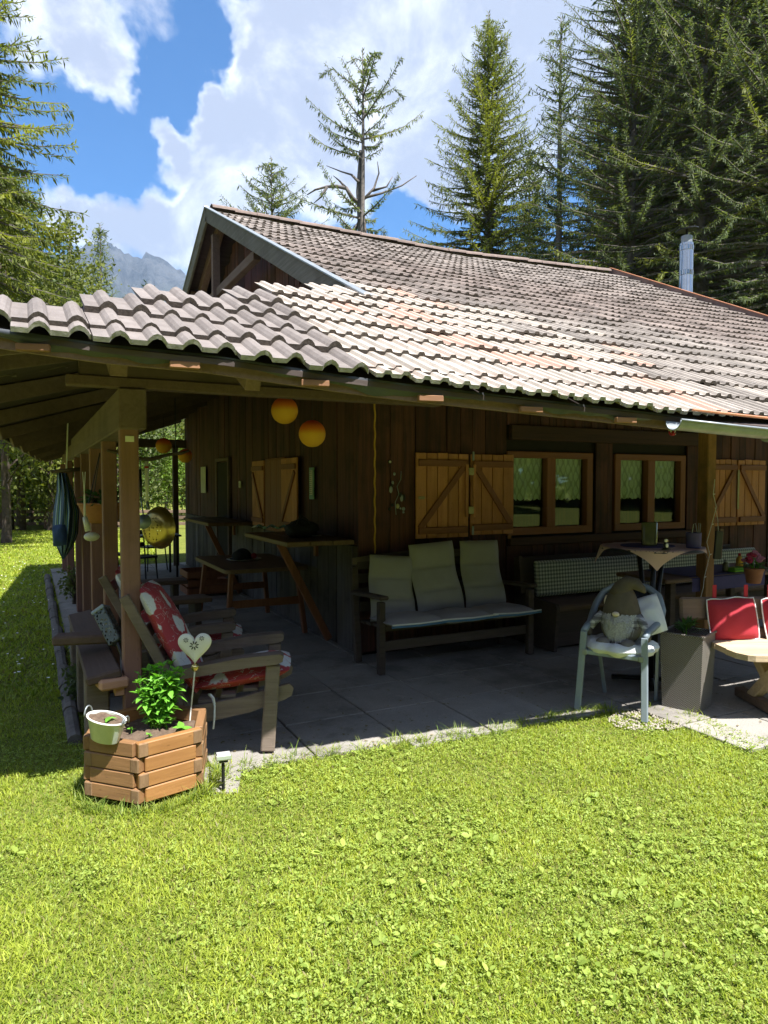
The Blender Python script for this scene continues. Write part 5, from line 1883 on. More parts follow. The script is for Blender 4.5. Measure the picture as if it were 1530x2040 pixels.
# --- rattan planter with small plant
rpb = at(1404, 1427, Z=0)
rpo = rpb + Vector((.06, .20, 0))
rpl = thing('rattan_planter', 'tall tapered grey-brown rattan planter between armchair and bench', 'planter', (rpo.x, rpo.y, .0), R(21))
hP = .56
def rpm(s0, s1, z0, z1):
    return [Vector((sx * s, sy * s, z)) for s, z in ((s0, z0), (s1, z1)) for sx, sy in ((-1, -1), (1, -1), (1, 1), (-1, 1))]
b = MB()
b.add(rpm(.132, .150, 0, hP), [(0, 1, 5, 4), (1, 2, 6, 5), (2, 3, 7, 6), (3, 0, 4, 7), (3, 2, 1, 0)])
b.build('body', M['rattan'], rpl)
rim = MB()
for (a_, b_) in (((-.152, -.152), (.152, -.152)), ((.152, -.152), (.152, .152)), ((.152, .152), (-.152, .152)), ((-.152, .152), (-.152, -.152))):
    rim.tube([(a_[0], a_[1], hP), (b_[0], b_[1], hP)], .009, 6)
rim.build('rim', M['rattan'], rpl)
MB().box((0, 0, hP - .04), (.275, .275, .01)).build('soil', M['soil'], rpl)
pln = thing('potted_plant', 'small fern-like green plant in the rattan planter', 'plant', (rpo.x - .02, rpo.y, hP - .04))
rd = random.Random(21)
for k in range(34):
    a = rd.uniform(0, 6.28)
    el = rd.uniform(-1.2, -.35)
    link('leaf', pl_leaf, pln, (.02 * math.cos(a), .02 * math.sin(a), rd.uniform(.02, .10)), (rd.uniform(-.3, .3), el, a), (rd.uniform(1.0, 1.7), 1, 1))
MB().tube([(0, 0, -.02), (0, 0, .10)], .005, 5).build('stem', M['mint'], pln)

# --- bench with red cushions
P0, P1 = at(1372, 1192, Z=.78), at(1545, 1186, Z=.80)
bl0 = at(1376, 1210, Z=.72)
rzB = R(-24)
rb_ = thing('picnic_bench', 'rustic wooden bench with pale sunlit seat and dark back boards', 'bench', (bl0.x + .02, bl0.y, .02), rzB)
LB = 1.7
MB().box((LB / 2 - .05, .0, .69), (LB + .1, .045, .17), Matrix.Rotation(R(-8), 3, 'X'), .016).build('back_board', M['bench_brown'], rb_)
MB().box((LB / 2 + .12, -.035, .49), (LB - .24, .045, .13), Matrix.Rotation(R(-8), 3, 'X'), .016).build('back_board', M['bench_brown'], rb_)
for k in range(3):
    L0 = LB - .1 - .03 * k
    sp = [(.10, -.075), (.13, -.085), (L0, -.085), (L0, .085), (.06, .085), (.06, -.03)] if k == 2 else [(.06, -.078), (L0, -.078), (L0, .078), (.06, .078)]
    if k == 2: sp = [(.10, -.10), (.14, -.125), (.20, -.13), (L0, -.13), (L0, .085), (.05, .085), (.06, -.03)]
    b = MB()
    n_ = len(sp)
    yc = -.13 - k * .165
    vs = [(x_, yc + y_, .435) for x_, y_ in sp] + [(x_, yc + y_, .475) for x_, y_ in sp]
    b.add(vs, [tuple(range(n_))[::-1], tuple(range(n_, 2 * n_))] + [(i, (i + 1) % n_, n_ + (i + 1) % n_, n_ + i) for i in range(n_)])
    b.build('seat_plank', M['bench_light'], rb_)
for xx in (.42, 1.35):
    MB().beam((xx, -.50, .43), (xx, -.10, .05), .07, .075, .006, up=(0, 0, 1)).build('leg', M['bench_light'], rb_)
    MB().beam((xx, -.08, .43), (xx, -.48, .05), .069, .075, .006, up=(0, 0, 1)).build('leg', M['bench_light'], rb_)
    MB().box((xx, -.28, .035), (.08, .72, .07), None, .008).build('foot_beam', M['bench_brown'], rb_)
    MB().beam((xx, -.10, .40), (xx, .06, .80), .06, .045, .006, up=(0, 0, 1)).build('back_post', M['bench_brown'], rb_)
for k, xx in enumerate((.27, .69)):
    rc = thing('red_cushion', ('red square cushion with white piping tied to the bench back', 'second red cushion cut off at the picture edge on the bench')[k], 'cushion', rb_.matrix_basis @ Vector((xx, -.075, .62)), rzB, group='red cushions with white piping')
    Mc = Matrix.Rotation(R(78 if k == 0 else 77), 3, 'X') @ rotz(R(3))
    MB().pad((0, 0, 0), (.37, .31, .085), Mc, .4, 12, 12, .004, k).build('pad', M['red_cloth'], rc, smooth=True)
    edge = []
    for q in range(40):
        t = q / 40 * 4
        sd, f_ = int(t), t - int(t)
        cs = [(-1, -1), (1, -1), (1, 1), (-1, 1), (-1, -1)]
        x_ = cs[sd][0] + (cs[sd + 1][0] - cs[sd][0]) * f_; y_ = cs[sd][1] + (cs[sd + 1][1] - cs[sd][1]) * f_
        kk = 1 - .04 * (abs(x_) * abs(y_)) ** 2
        edge.append(Mc @ Vector((x_ * .187 * kk, y_ * .157 * kk + .006 * math.sin(x_ * 6) * (y_ > .9), 0)))
    MB().tube(edge, .0055, 6, closed=True).build('piping', M['white_cloth'], rc, smooth=True)
    for s in (-.12, .12): MB().box((s, .045, .185), (.03, .004, .13)).build('tie', M['red_cloth'], rc)

# --- flower pot, hanging slate, string lights near the post
fpz = at(1512, 1162, Z=.79)
fpo = thing('flower_pot', 'clay pot of pink and crimson double daisies on the table', 'flower pot', (fpz.x, fpz.y + .05, .785))
MB().lathe([(.052, 0), (.055, .004), (.078, .11), (.082, .115), (.082, .13), (.074, .13)], n=20).build('pot', M['terracotta'], fpo, smooth=True, auto=True)
rd = random.Random(31)
petal = [plain('pink_petals', (.52, .20, .30), (.42, .14, .24), .8), plain('crimson_petals', (.42, .03, .08), (.34, .02, .06), .8)]
for k in range(40):
    a = rd.uniform(0, 6.28)
    link('leaf', pl_leaf, fpo, (.05 * math.cos(a), .05 * math.sin(a), .13 + rd.uniform(0, .05)), (0, rd.uniform(-.9, .1), a))
for k in range(17):
    a, r_ = rd.uniform(0, 6.28), rd.uniform(0, .105)
    zz = .25 - r_ * .7 + rd.uniform(-.015, .02)
    MB().lathe([(.001, .0), (.016, .004), (.027, .014), (.022, .024), (.010, .018), (.001, .02)], n=12).build('blossom', petal[k % 3 == 0], fpo, (r_ * math.cos(a), r_ * math.sin(a), zz), rot=(rd.uniform(.2, .9), rd.uniform(-.3, .3), -YAW))
    MB().tube([(.02 * math.cos(a), .02 * math.sin(a), .12), (r_ * math.cos(a), r_ * math.sin(a), zz)], .003, 4).build('stalk', M['mint'], fpo)
slp = at(1431, 1058, D=5.9)
sla = thing('hanging_slate', 'black narrow slate board hanging beside the porch post', 'board', slp)
MB().box((0, 0, -.12), (.085, .02, .24), Matrix.Rotation(R(6), 3, 'Y'), .004).build('slate', M['blackmetal'], sla)
MB().box((.065, .03, -.11), (.05, .02, .25), Matrix.Rotation(R(4), 3, 'Y'), .003).build('wooden_edge', M['bench_brown'], sla)
MB().tube([(0, 0, .0), (-.01, 0, .10), (-.02, .02, .20)], .002, 4).build('cord', M['white_cloth'], sla)
stl = thing('string_lights', 'thin white string of fairy lights running down the porch post', 'string lights', (RPX, BY - .07, 0))
pts = [Vector((x_ - CX, 0, y_)) for x_, y_ in ()]
wp = [(1424, 955), (1421, 985), (1427, 1010), (1418, 1045), (1408, 1080), (1414, 1105), (1408, 1130), (1403, 1150), (1401, 1170), (1396, 1190)]
wpts = [at(x_, y_, Y=BY - .075) - stl.location for x_, y_ in wp]
MB().tube(wpts, .003, 5).build('wire', M['white_cloth'], stl)
for i in (1, 3, 5, 7):
    MB().lathe([(.004, 0), (.005, .012), (.001, .03)], n=8, M=Matrix.Rotation(R(80 if i % 2 else -80), 3, 'Y')).build('bulb', M['white_paint'], stl, wpts[i])

rg = at(1337, 858, Y=4.0)
rag = thing('cloth_tag', 'small red and white cloth tucked under the eave beside the post', 'cloth', rg)
MB().pad((0, 0, .01), (.10, .10, .03), rotz(R(20)) @ Matrix.Rotation(R(60), 3, 'X'), .3, 6, 6, .01, 3).build('white_part', M['white_cloth'], rag, smooth=True)
MB().pad((-.015, -.02, -.02), (.06, .05, .03), rotz(R(20)) @ Matrix.Rotation(R(60), 3, 'X'), .3, 6, 6, .01, 4).build('red_part', M['red_cloth'], rag, smooth=True)
MB().tube([(0, 0, .03), (0, .02, .30)], .003, 4).build('cord', M['white_cloth'], rag)

# --- wall ornaments and small wall things
wo = at(790, 980, Y=WY - .03)
orn = thing('wall_mobile', 'dark metal wind ornament with small figures hanging on the front wall', 'ornament', wo)
MB().tube([(.05, 0, .20), (.04, -.01, .12), (.0, -.01, .05), (.02, -.01, -.02), (-.02, -.01, -.10), (-.01, -.01, -.22)], .004, 5).build('wire', M['zinc'], orn)
rd = random.Random(9)
for k in range(13):
    MB().sphere((0, 0, 0), rd.uniform(.010, .020), 8, 6, (1, .3, rd.uniform(.8, 1.9))).build('charm', M[rd.choice(['zinc', 'blackmetal', 'blackmetal', 'hinge'])], orn, (rd.uniform(-.09, .09), -.012, rd.uniform(-.22, .20)))
hk_ = thing('wall_hook', 'small round white knob on the front wall', 'knob', at(776, 920, Y=WY - .03))
MB().sphere((0, -.01, 0), .012, 10, 8).build('knob', M['white_paint'], hk_, smooth=True)
MB().lathe([(.020, 0), (.018, .008)], n=12, M=Matrix.Rotation(R(90), 3, 'X')).build('plate', M['blackmetal'], hk_)
th = at(621, 963, X=WX - .02)
tsg = thing('thermometer', 'narrow pale thermometer plate on the side wall', 'thermometer', th)
MB().box((0, 0, 0), (.012, .13, .345), None, .003).build('plate', M['teal'], tsg)
MB().box((-.008, .0, .01), (.004, .075, .27)).build('scale', M['paper'], tsg)
for k in range(12): MB().box((-.011, .01, -.11 + k * .022), (.002, .05 if k % 3 else .07, .004)).build('mark', M['charcoal'], tsg)
sw = thing('light_switch', 'small white light switch on the side wall by the doorway', 'switch', at(478, 965, X=WX - .02))
MB().box((0, 0, 0), (.02, .085, .10), None, .006).build('plate', M['white_paint'], sw)
MB().box((-.012, 0, 0), (.008, .035, .05), None, .002).build('rocker', M['paper'], sw)
pap = thing('paper_notice', 'pale paper sheet pinned on the far end of the side wall', 'notice', at(405, 956, X=WX - .03))
MB().box((0, 0, 0), (.006, .38, .46)).build('sheet', M['paper'], pap)
MB().sphere((-.006, 0, .21), .008, 8, 6).build('pin', M['zinc'], pap)

# --- bar shelves on the side wall and what lies on them
def bar_shelf(label, y0, y1, x0, z):
    t = thing('bar_shelf', label, 'shelf', (WX - .03, (y0 + y1) / 2, 0))
    n = 3
    for k in range(n):
        w = (WX - .03 - x0) / n
        MB().box((x0 + w * (k + .5) - WX + .03, 0, z), (w - .006, y1 - y0, .045), None, .006).build('board', M['redwood_top'], t)
    for yy in (y0 + .50,):
        yl = yy - (y0 + y1) / 2
        MB().box((-.02, yl + .45, z - .12), (.035, .06, .20), None, .004).build('wall_cleat', M['redwood'], t)
        MB().beam((x0 + .10 - WX + .03, yl, z - .03), (-.04, yl + .05, .06), .07, .055, .006, up=(0, 1, 0)).build('brace', M['redwood'], t)
    return t


bar_shelf('wooden bar shelf braced on the side wall nearest the corner', 5.95, 7.35, 2.05, 1.09)
bar_shelf('wooden bar shelf farther along the side wall', 9.3, 11.0, 2.10, 1.09)
bg_ = at(600, 1066, Z=1.13)
bag = thing('shoulder_bag', 'crumpled black cloth bag lying on the nearest bar shelf', 'bag', (bg_.x, bg_.y, 1.115))
def bagfn(d):
    return 1 + .18 * math.sin(5 * d.x + 2) * math.sin(4 * d.y + 1) + .10 * math.sin(9 * d.x + 7 * d.z)
MB().sphere((0, 0, .07), .15, 22, 14, (1.15, 1.0, .62), bagfn).build('sack', M['charcoal'], bag, smooth=True)
MB().tube([(-.1, -.1, .10), (-.05, -.12, .22), (.03, -.1, .17), (.08, -.12, .09)], .007, 6).build('strap', M['charcoal'], bag)
MB().box((.12, -.12, .012), (.10, .02, .006)).build('tag', M['paper'], bag)
sc = at(548, 1052, Z=1.12)
scf = thing('scarf', 'teal and white knitted scarf beside the black bag', 'scarf', (sc.x, sc.y, 1.118))
def scfn(u, v):
    return Vector((-.16 + .34 * u, .25 - .45 * u + (v - .5) * .13, .012 + .022 * math.sin(u * 19) * math.sin(v * 3.1) + .012 * math.sin(u * 41 + v * 5)))
MB().grid(scfn, 30, 8).build('cloth', M['teal'], scf, smooth=True)
fr_ = MB()
for k in range(10): fr_.tube([scfn(0, k / 9), scfn(0, k / 9) + Vector((-.02, .04, -.006))], .002, 4)
fr_.build('fringe', M['white_cloth'], scf)
vz = at(463, 1025, Z=1.12)
vs_ = thing('coffee_pot', 'white looped stand and pale jug on the farther bar shelf', 'jug', (vz.x, vz.y, 1.115))
MB().tube([(-.09, 0, 0), (-.10, 0, .20), (-.07, 0, .31), (-.02, 0, .33), (.02, 0, .28), (.03, 0, .14)], .012, 7).build('loop', M['white_paint'], vs_, smooth=True)
MB().lathe([(.07, 0), (.08, .02), (.075, .16), (.05, .22), (.055, .25)], c=(.12, .02, 0), n=16).build('jug', M['cushion_grey'], vs_, smooth=True)
bt2 = thing('dark_bowl', 'dark round bowl beside the pale jug on the shelf', 'bowl', (vz.x + .05, vz.y - .22, 1.115))
MB().lathe([(.06, 0), (.10, .06), (.105, .12), (.095, .12), (.08, .04)], n=18).build('bowl', M['blackmetal'], bt2, smooth=True)

# --- reddish dining table on the side porch
dt0, dt1, dt2 = at(398, 1108, Z=.76), at(450, 1137, Z=.76), at(588, 1125, Z=.76)
dtc = Vector(((dt1.x + 2.66) / 2, (dt1.y + dt0.y) / 2, 0))
dtb = thing('dining_table', 'reddish wooden table with splayed legs on the side porch', 'table', (dtc.x, dtc.y, .02))
hx, hy = (2.66 - dt1.x) / 2, (dt0.y - dt1.y) / 2
rc_ = .08
tp_ = []
for (sx, sy, a0_) in ((1, 1, 0), (-1, 1, 90), (-1, -1, 180), (1, -1, 270)):
    for k in range(5):
        a = R(a0_ + 22.5 * k)
        tp_.append((sx * (hx - rc_) + rc_ * math.cos(a), sy * (hy - rc_) + rc_ * math.sin(a)))
n_ = len(tp_)
MB().add([(x_, y_, .70) for x_, y_ in tp_] + [(x_, y_, .74) for x_, y_ in tp_], [tuple(range(n_))[::-1], tuple(range(n_, 2 * n_))] + [(i, (i + 1) % n_, n_ + (i + 1) % n_, n_ + i) for i in range(n_)]).build('tabletop', M['redwood_top'], dtb)
for sx in (-1, 1):
    for sy in (-1, 1): MB().beam((sx * (hx - .03), sy * (hy - .10), 0), (sx * (hx - .10), sy * (hy - .16), .71), .06, .05, .006, up=(1, 0, 0)).build('leg', M['redwood'], dtb)
for sy in (-1, 1): MB().box((0, sy * (hy - .14), .36), (hx * 2 - .12, .03, .08), None, .004).build('stretcher', M['redwood'], dtb)
plt = at(486, 1112, Z=.78)
tray = thing('plate', 'round pale plate on the reddish table', 'plate', (plt.x, plt.y, .762))
MB().lathe([(.001, 0), (.16, 0), (.20, .012), (.20, .017), (.15, .006), (.001, .006)], n=30).build('dish', M['white_paint'], tray, smooth=True, auto=True)
htx = thing('sun_hat', 'dark cloth hat lying on the pale plate', 'hat', (plt.x - .03, plt.y, .775))
MB().sphere((0, 0, .035), .105, 18, 12, (1, 1, .75), lambda d: 1 + .12 * math.sin(4 * d.x + 3 * d.y)).build('crown', M['charcoal'], htx, smooth=True)
MB().lathe([(.001, 0), (.12, 0), (.125, .006), (.001, .012)], n=20, sx=1.1).build('brim', M['charcoal'], htx, smooth=True)
app = MB().sphere((0, 0, 0), .036, 14, 10, (1, 1, .9)).build('apple', M['red_cloth'], None, (plt.x + .10, plt.y - .05, .808), smooth=True)
tag(app, 'small red apple beside the dark hat on the plate', 'apple')
MB().tube([(0, 0, .03), (.004, 0, .045)], .002, 5).build('stalk', M['bark'], app)
# crate under the wall and low benches farther back
cr = thing('wooden_crate', 'brown slatted crate on the floor by the side wall', 'crate', (2.25, 10.3, .02))
for zz in (.07, .19, .31):
    for s in (-1, 1):
        MB().box((0, s * .28, zz), (.56, .018, .09), None, .002).build('slat', M['redwood'], cr)
        MB().box((s * .28, 0, zz), (.018, .54, .09), None, .002).build('slat', M['redwood'], cr)
MB().box((0, 0, .02), (.54, .54, .02)).build('bottom', M['bench_dark'], cr)
for k, (yy, xx) in enumerate(((7.4, 1.15), (8.9, 1.2))):
    lb = thing('low_bench', ('low grey plank bench across the side porch, nearer one', 'low grey plank bench across the side porch, farther one')[k], 'bench', (xx, yy, .02), R(4 - 6 * k), group='low plank benches on the side porch')
    MB().box((0, 0, .40), (1.05, .30, .05), None, .008).build('seat', M['bench_brown'], lb)
    for s in (-1, 1): MB().box((s * .38, 0, .19), (.07, .26, .37), None, .006).build('leg', M['bench_dark'], lb)
# table and chairs at the open rear end of the porch
ft = thing('black_table', 'small black table silhouetted at the far end of the porch', 'table', (1.85, 12.6, .02))
MB().box((0, 0, .72), (.9, .8, .03), None, .006).build('tabletop', M['blackmetal'], ft)
for sx in (-1, 1):
    for sy in (-1, 1): MB().box((sx * .38, sy * .34, .355), (.035, .035, .70)).build('leg', M['blackmetal'], ft)
for k, (xx, yy, ra) in enumerate(((1.15, 12.3, 100), (1.55, 11.7, 20), (2.0, 13.5, 200))):
    fc = thing('black_chair', ('black metal chair on the lawn side of the far table', 'black metal chair before the far table, nearest the camera', 'black metal chair behind the far table')[k], 'chair', (xx, yy, .02), R(ra), group='black chairs at the far table')
    MB().box((0, 0, .44), (.40, .40, .03), None, .006).build('seat', M['blackmetal'], fc)
    for sx in (-1, 1):
        for sy in (-1, 1): MB().tube([(sx * .17, sy * .17, .44), (sx * .20, sy * .20, 0)], .012, 6).build('leg', M['blackmetal'], fc)
        MB().tube([(sx * .18, .18, .44), (sx * .18, .24, .88)], .012, 6).build('back_post', M['blackmetal'], fc)
    for zz in (.62, .82): MB().box((0, .20 + (zz - .44) * .14, zz), (.36, .015, .07), None, .003).build('back_slat', M['blackmetal'], fc)

# ------------------------------------------------------------------ trees
def unit(a): return a / np.maximum(np.linalg.norm(a, axis=-1, keepdims=True), 1e-9)


def diamonds(p, d, side, L, Wd, col, rng, bend=.15):
    """leaf-shaped pieces: base p, direction d, sideways side; two triangles folded a little each"""
    n = len(p)
    L = np.broadcast_to(L, (n,))[:, None]; Wd = np.broadcast_to(Wd, (n,))[:, None]
    nr = np.cross(d, side)
    m = p + d * L * .45 + nr * (Wd * bend)
    v = np.empty((n, 4, 3))
    v[:, 0] = p
    v[:, 1] = m + side * Wd * .5
    v[:, 2] = p + d * L - nr * (L * .06)
    v[:, 3] = m - side * Wd * .5
    f = np.array([[0, 1, 2], [0, 2, 3]])[None] + (np.arange(n) * 4)[:, None, None]
    c = np.repeat(col[:, None, :], 4, axis=1)
    return v.reshape(-1, 3), f.reshape(-1, 3), c.reshape(-1, 3)


def joined(parts):
    V, Fc, C, o = [], [], [], 0
    for v, f, c in parts:
        V.append(v); Fc.append(f + o); C.append(c); o += len(v)
    return np.concatenate(V), np.concatenate(Fc), np.concatenate(C)


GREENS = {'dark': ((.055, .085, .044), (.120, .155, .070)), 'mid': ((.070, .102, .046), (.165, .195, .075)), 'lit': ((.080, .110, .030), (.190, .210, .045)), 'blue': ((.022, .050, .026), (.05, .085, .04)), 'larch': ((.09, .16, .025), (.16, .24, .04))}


def spruce_parts(height, rad, seed, crown0=.1, step=.42, per=7, twig=.34, dens=1.0, tone='mid', yellow=.12, droop=.35, taper=.85, gaps=0.0, hang=.5, bend=0.0, skip=None, thin=1.0, rag=(.62, 1.12)):
    rng = np.random.default_rng(seed)
    nst = 10
    tz = np.linspace(0, 1, nst)
    tx = bend * np.sin(tz * 3 + seed) * height * .02
    trunk = MB().tube([(tx[i], tx[i] * .5, height * tz[i]) for i in range(nst)], [max(.012 * height * (1 - t) ** .9 + .012, .012) for t in tz], 8)
    br = MB()
    P, Dv, Sd, Ls, Ws, Cs = [], [], [], [], [], []
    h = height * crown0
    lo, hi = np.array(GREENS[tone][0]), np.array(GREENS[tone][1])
    while h < height * .985:
        t = (h - height * crown0) / (height * (1 - crown0))
        Lm = rad * (1 - t) ** taper + .12
        if skip and skip[0] < h < skip[1]:
            h += step * .5
            continue
        nb = max(4, int(per * (.75 + .5 * (1 - t))))
        a0 = rng.uniform(0, 6.28)
        for b in range(nb):
            if rng.random() < gaps: continue
            a = a0 + 6.283 * b / nb + rng.uniform(-.35, .35)
            L = Lm * rng.uniform(*rag)
            z0 = h + rng.uniform(-.5, .5) * step
            dh = np.array([math.cos(a), math.sin(a), 0.0])
            rise = .25 + .55 * t - (1 - t) * .25
            n = max(4, int(L / (twig * .34) * dens))
            s = np.linspace(.10, 1, n)
            # branch droops, its tip lifts
            zc = z0 + L * (rise * s - droop * (1 - .6 * t) * 1.6 * s ** 1.6 + .30 * s ** 3)
            zc = np.minimum(zc, height * .985 - .5 * s * L)
            pos = dh[None] * (s * L)[:, None]
            pos[:, 2] = zc
            bx = np.interp(z0 / height, tz, tx)
            pos[:, 0] += bx; pos[:, 1] += bx * .5
            if L > .5:
                k = [0, n // 3, 2 * n // 3, n - 1]
                br.tube([(bx, bx * .5, z0)] + [tuple(pos[i]) for i in k[1:]], [.010 + .012 * L, .009 + .008 * L, .012, .006], 4, cap=False)
            tang = unit(np.gradient(pos, axis=0))
            perp = np.array([-math.sin(a), math.cos(a), 0.0])
            fresh = rng.random() < yellow
            for side in (-1, 1, 0):
                m = n if side else max(2, int(n * hang))
                idx = np.arange(n) if side else rng.integers(0, n, m)
                jit = rng.normal(0, .22, (m, 3))
                if side:
                    d = unit(tang[idx] * .75 + perp * side * .85 + jit + np.array([0, 0, -.18]))
                    ll = twig * (1.15 - .55 * s[idx]) * rng.uniform(.7, 1.35, m) * (1 if L > .6 else .7)
                else:
                    d = unit(tang[idx] * .35 + jit + np.array([0, 0, -1.0]))
                    ll = twig * rng.uniform(.5, 1.15, m)
                sd = unit(np.cross(d, rng.normal(0, 1, (m, 3)) * .6 + np.array([0, 0, 1.0])))
                P.append(pos[idx]); Dv.append(d); Sd.append(sd); Ls.append(ll); Ws.append(ll * rng.uniform(.15, .27, m) * thin)
                f = rng.random((m, 1)) ** 1.4
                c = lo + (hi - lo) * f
                if fresh: c = c * .5 + np.array([.17, .18, .02]) * (.5 + .5 * rng.random((m, 1)))
                Cs.append(c)
        h += step * rng.uniform(.75, 1.25) * (.65 + .35 * (1 - t))
    # leader
    m = 26
    z = height * (1 - rng.random(m) * .07)
    p = np.stack([np.zeros(m) + tx[-1], np.zeros(m) + tx[-1] * .5, z], 1)
    d = unit(rng.normal(0, .5, (m, 3)) + np.array([0, 0, .8]))
    P.append(p); Dv.append(d); Sd.append(unit(np.cross(d, rng.normal(0, 1, (m, 3))))); Ls.append(np.full(m, twig * .7)); Ws.append(np.full(m, twig * .18))
    Cs.append(lo + (hi - lo) * rng.random((m, 1)))
    Pn = np.concatenate(P); Dn = np.concatenate(Dv); Sn = np.concatenate(Sd); Ln = np.concatenate(Ls); Wn = np.concatenate(Ws); Cn = np.concatenate(Cs)
    return trunk, br, diamonds(Pn, Dn, Sn, Ln, Wn, Cn, rng)


def spruce(label, px_, base_d, top_py, rad, seed, group='spruces around the cabin', bark='bark_grey', at_xy=None, h=None, **kw):
    if at_xy is None:
        p = at(px_, HOR, D=base_d); xy = (p.x, p.y)
        tp = at(px_, top_py, D=base_d)
        height = tp.z
    else:
        xy = at_xy; height = h
    t = thing('spruce_tree', label, 'tree', (xy[0], xy[1], -.02), 0, group)
    trunk, br, (v, f, c) = spruce_parts(height, rad, seed, **kw)
    trunk.build('trunk', M[bark], t, smooth=True)
    br.build('branches', M[bark], t)
    link('crown', fast_mesh('crown', v, f, M['needle'], c), t)
    return t


def bushy(label, xy, z0, height, rad, seed, n=5200, leaf=.13, tone='lit', group='leafy trees and bushes', trunk_h=None, name='leafy_tree', cat='tree', clumps=26, flat=1.0):
    rng = np.random.default_rng(seed)
    t = thing(name, label, cat, (xy[0], xy[1], -.02), 0, group)
    lo, hi = np.array(GREENS[tone][0]), np.array(GREENS[tone][1])
    cz = z0 + (height - z0) * .5
    cc = rng.normal(0, 1, (clumps, 3)); cc = unit(cc) * (rng.random((clumps, 1)) ** .45)
    cc = cc * np.array([rad, rad, (height - z0) * .48]) + np.array([0, 0, cz])
    tb_ = MB()
    tb_.tube([(0, 0, 0), (.02, .0, z0 * .7 + .2), (.0, .03, cz), (0, 0, height * .85)], [.02 * height ** .8 + .015, .016 * height ** .8 + .012, .010 * height ** .8 + .008, .006], 7)
    for q in cc[:14]:
        tb_.tube([(0, 0, min(q[2] * .6, cz)), tuple(q * np.array([.55, .55, .85])), tuple(q)], [.012 + .008 * rad, .008 + .004 * rad, .006], 4, cap=False)
    tb_.build('trunk', M['bark'], t)
    which = rng.integers(0, clumps, n)
    cr = rad * rng.uniform(.22, .42, clumps)
    off = rng.normal(0, .52, (n, 3)) * cr[which][:, None] * np.array([1, 1, .8 * flat])
    p = cc[which] + off
    d = unit(rng.normal(0, 1, (n, 3)) + unit(off + 1e-6) * .8 + np.array([0, 0, -.25]))
    s = unit(np.cross(d, rng.normal(0, 1, (n, 3))))
    L = leaf * rng.uniform(.6, 1.4, n)
    cv = rng.random(clumps)[which][:, None] * .6 + rng.random((n, 1)) * .4
    c = lo + (hi - lo) * cv
    v, f, c = diamonds(p, d, s, L, L * rng.uniform(.45, .75, n), c, rng)
    link('crown', fast_mesh('crown', v, f, M['leaf'], c), t)
    return t


# behind the roof
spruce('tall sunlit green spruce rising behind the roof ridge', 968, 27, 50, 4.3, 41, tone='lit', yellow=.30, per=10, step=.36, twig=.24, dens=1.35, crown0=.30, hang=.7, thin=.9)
spruce('thin ragged spruce with bare lower trunk beside the tall sunlit spruce', 1108, 24, 58, 2.1, 42, tone='mid', yellow=.08, per=6, step=.42, twig=.22, dens=1.1, crown0=.22, gaps=.30, taper=.5, hang=1.2, rag=(.45, 1.2))
spruce('sparse half-bare spruce with open crown above the ridge', 714, 25, 108, 2.75, 43, tone='mid', yellow=.15, per=6, step=.42, twig=.22, dens=1.2, crown0=.50, gaps=.38, droop=.16, taper=.5, hang=1.6, bend=.8, skip=(11.6, 13.0), rag=(.3, 1.3))
spruce('small spruce top showing over the ridge near the gable', 545, 30, 325, 4.6, 44, tone='mid', yellow=.1, per=8, step=.42, twig=.25, dens=1.1, crown0=.35, gaps=.12, taper=.8, hang=.8)
# crooked dead limbs of the sparse tree
dl = at(716, HOR, D=25.0)
dead = thing('dead_tree', 'grey dead trunk with long crooked bare limbs beside the sparse spruce', 'tree', (dl.x, dl.y, -.02))
def dp(x_, y_, dd_=25.0): return at(x_, y_, D=dd_) - dead.location
MB().tube([dp(722, HOR), dp(722, 600), dp(722, 470), dp(716, 380), dp(718, 300)], [.28, .22, .17, .13, .05], 8).build('trunk', M['bark_grey'], dead, smooth=True)
for lm in ([(718, 408), (702, 395), (690, 375), (670, 371), (650, 372), (628, 378), (612, 388)], [(722, 400), (745, 375), (755, 345), (752, 322)], [(714, 362), (700, 348), (680, 342), (650, 330)], [(722, 395), (760, 385), (800, 370), (830, 350)], [(716, 440), (700, 470), (690, 480)], [(690, 375), (676, 360), (664, 350)], [(652, 372), (640, 392), (625, 405)], [(742, 380), (770, 372), (782, 352)]):
    q = [dp(x_, y_, 25 + .3 * math.sin(x_)) for x_, y_ in lm]
    r0 = .10 if len(lm) > 5 else .055
    MB().tube(q, [r0 * (1 - .8 * i / (len(q) - 1)) for i in range(len(q))], 6).build('limb', M['bark_grey'], dead, smooth=True)
# dense dark stand on the right
spruce('towering dark spruce at the left front of the dense stand', 1250, 21, -160, 4.2, 51, tone='mid', yellow=.12, per=10, step=.40, twig=0.18, dens=1.0, crown0=.22, hang=.9, droop=.42, taper=.55, thin=.85)
spruce('towering dark spruce rising behind the chimney pipe', 1390, 20, -420, 4.4, 52, tone='mid', yellow=.12, per=10, step=.40, twig=0.18, dens=1.0, crown0=.22, hang=.9, droop=.42, taper=.55, thin=.85)
spruce('towering dark spruce at the right picture edge', 1530, 19, -480, 4.2, 53, tone='mid', yellow=.12, per=10, step=.40, twig=0.18, dens=1.0, crown0=.22, hang=.9, droop=.42, taper=.55, thin=.85)
spruce('dark spruce filling the gap between thin spruce and dense stand', 1185, 26, 190, 3.4, 54, tone='mid', yellow=.14, per=9, step=.40, twig=.22, dens=1.1, crown0=.28, hang=.9, droop=.42, taper=.6, thin=.9)
spruce('dark spruce deep in the stand between chimney and tall neighbour', 1320, 27, -260, 4.6, 55, tone='dark', yellow=.05, per=9, step=.46, twig=.30, dens=.95, crown0=.25, hang=.9, droop=.42, taper=.5)
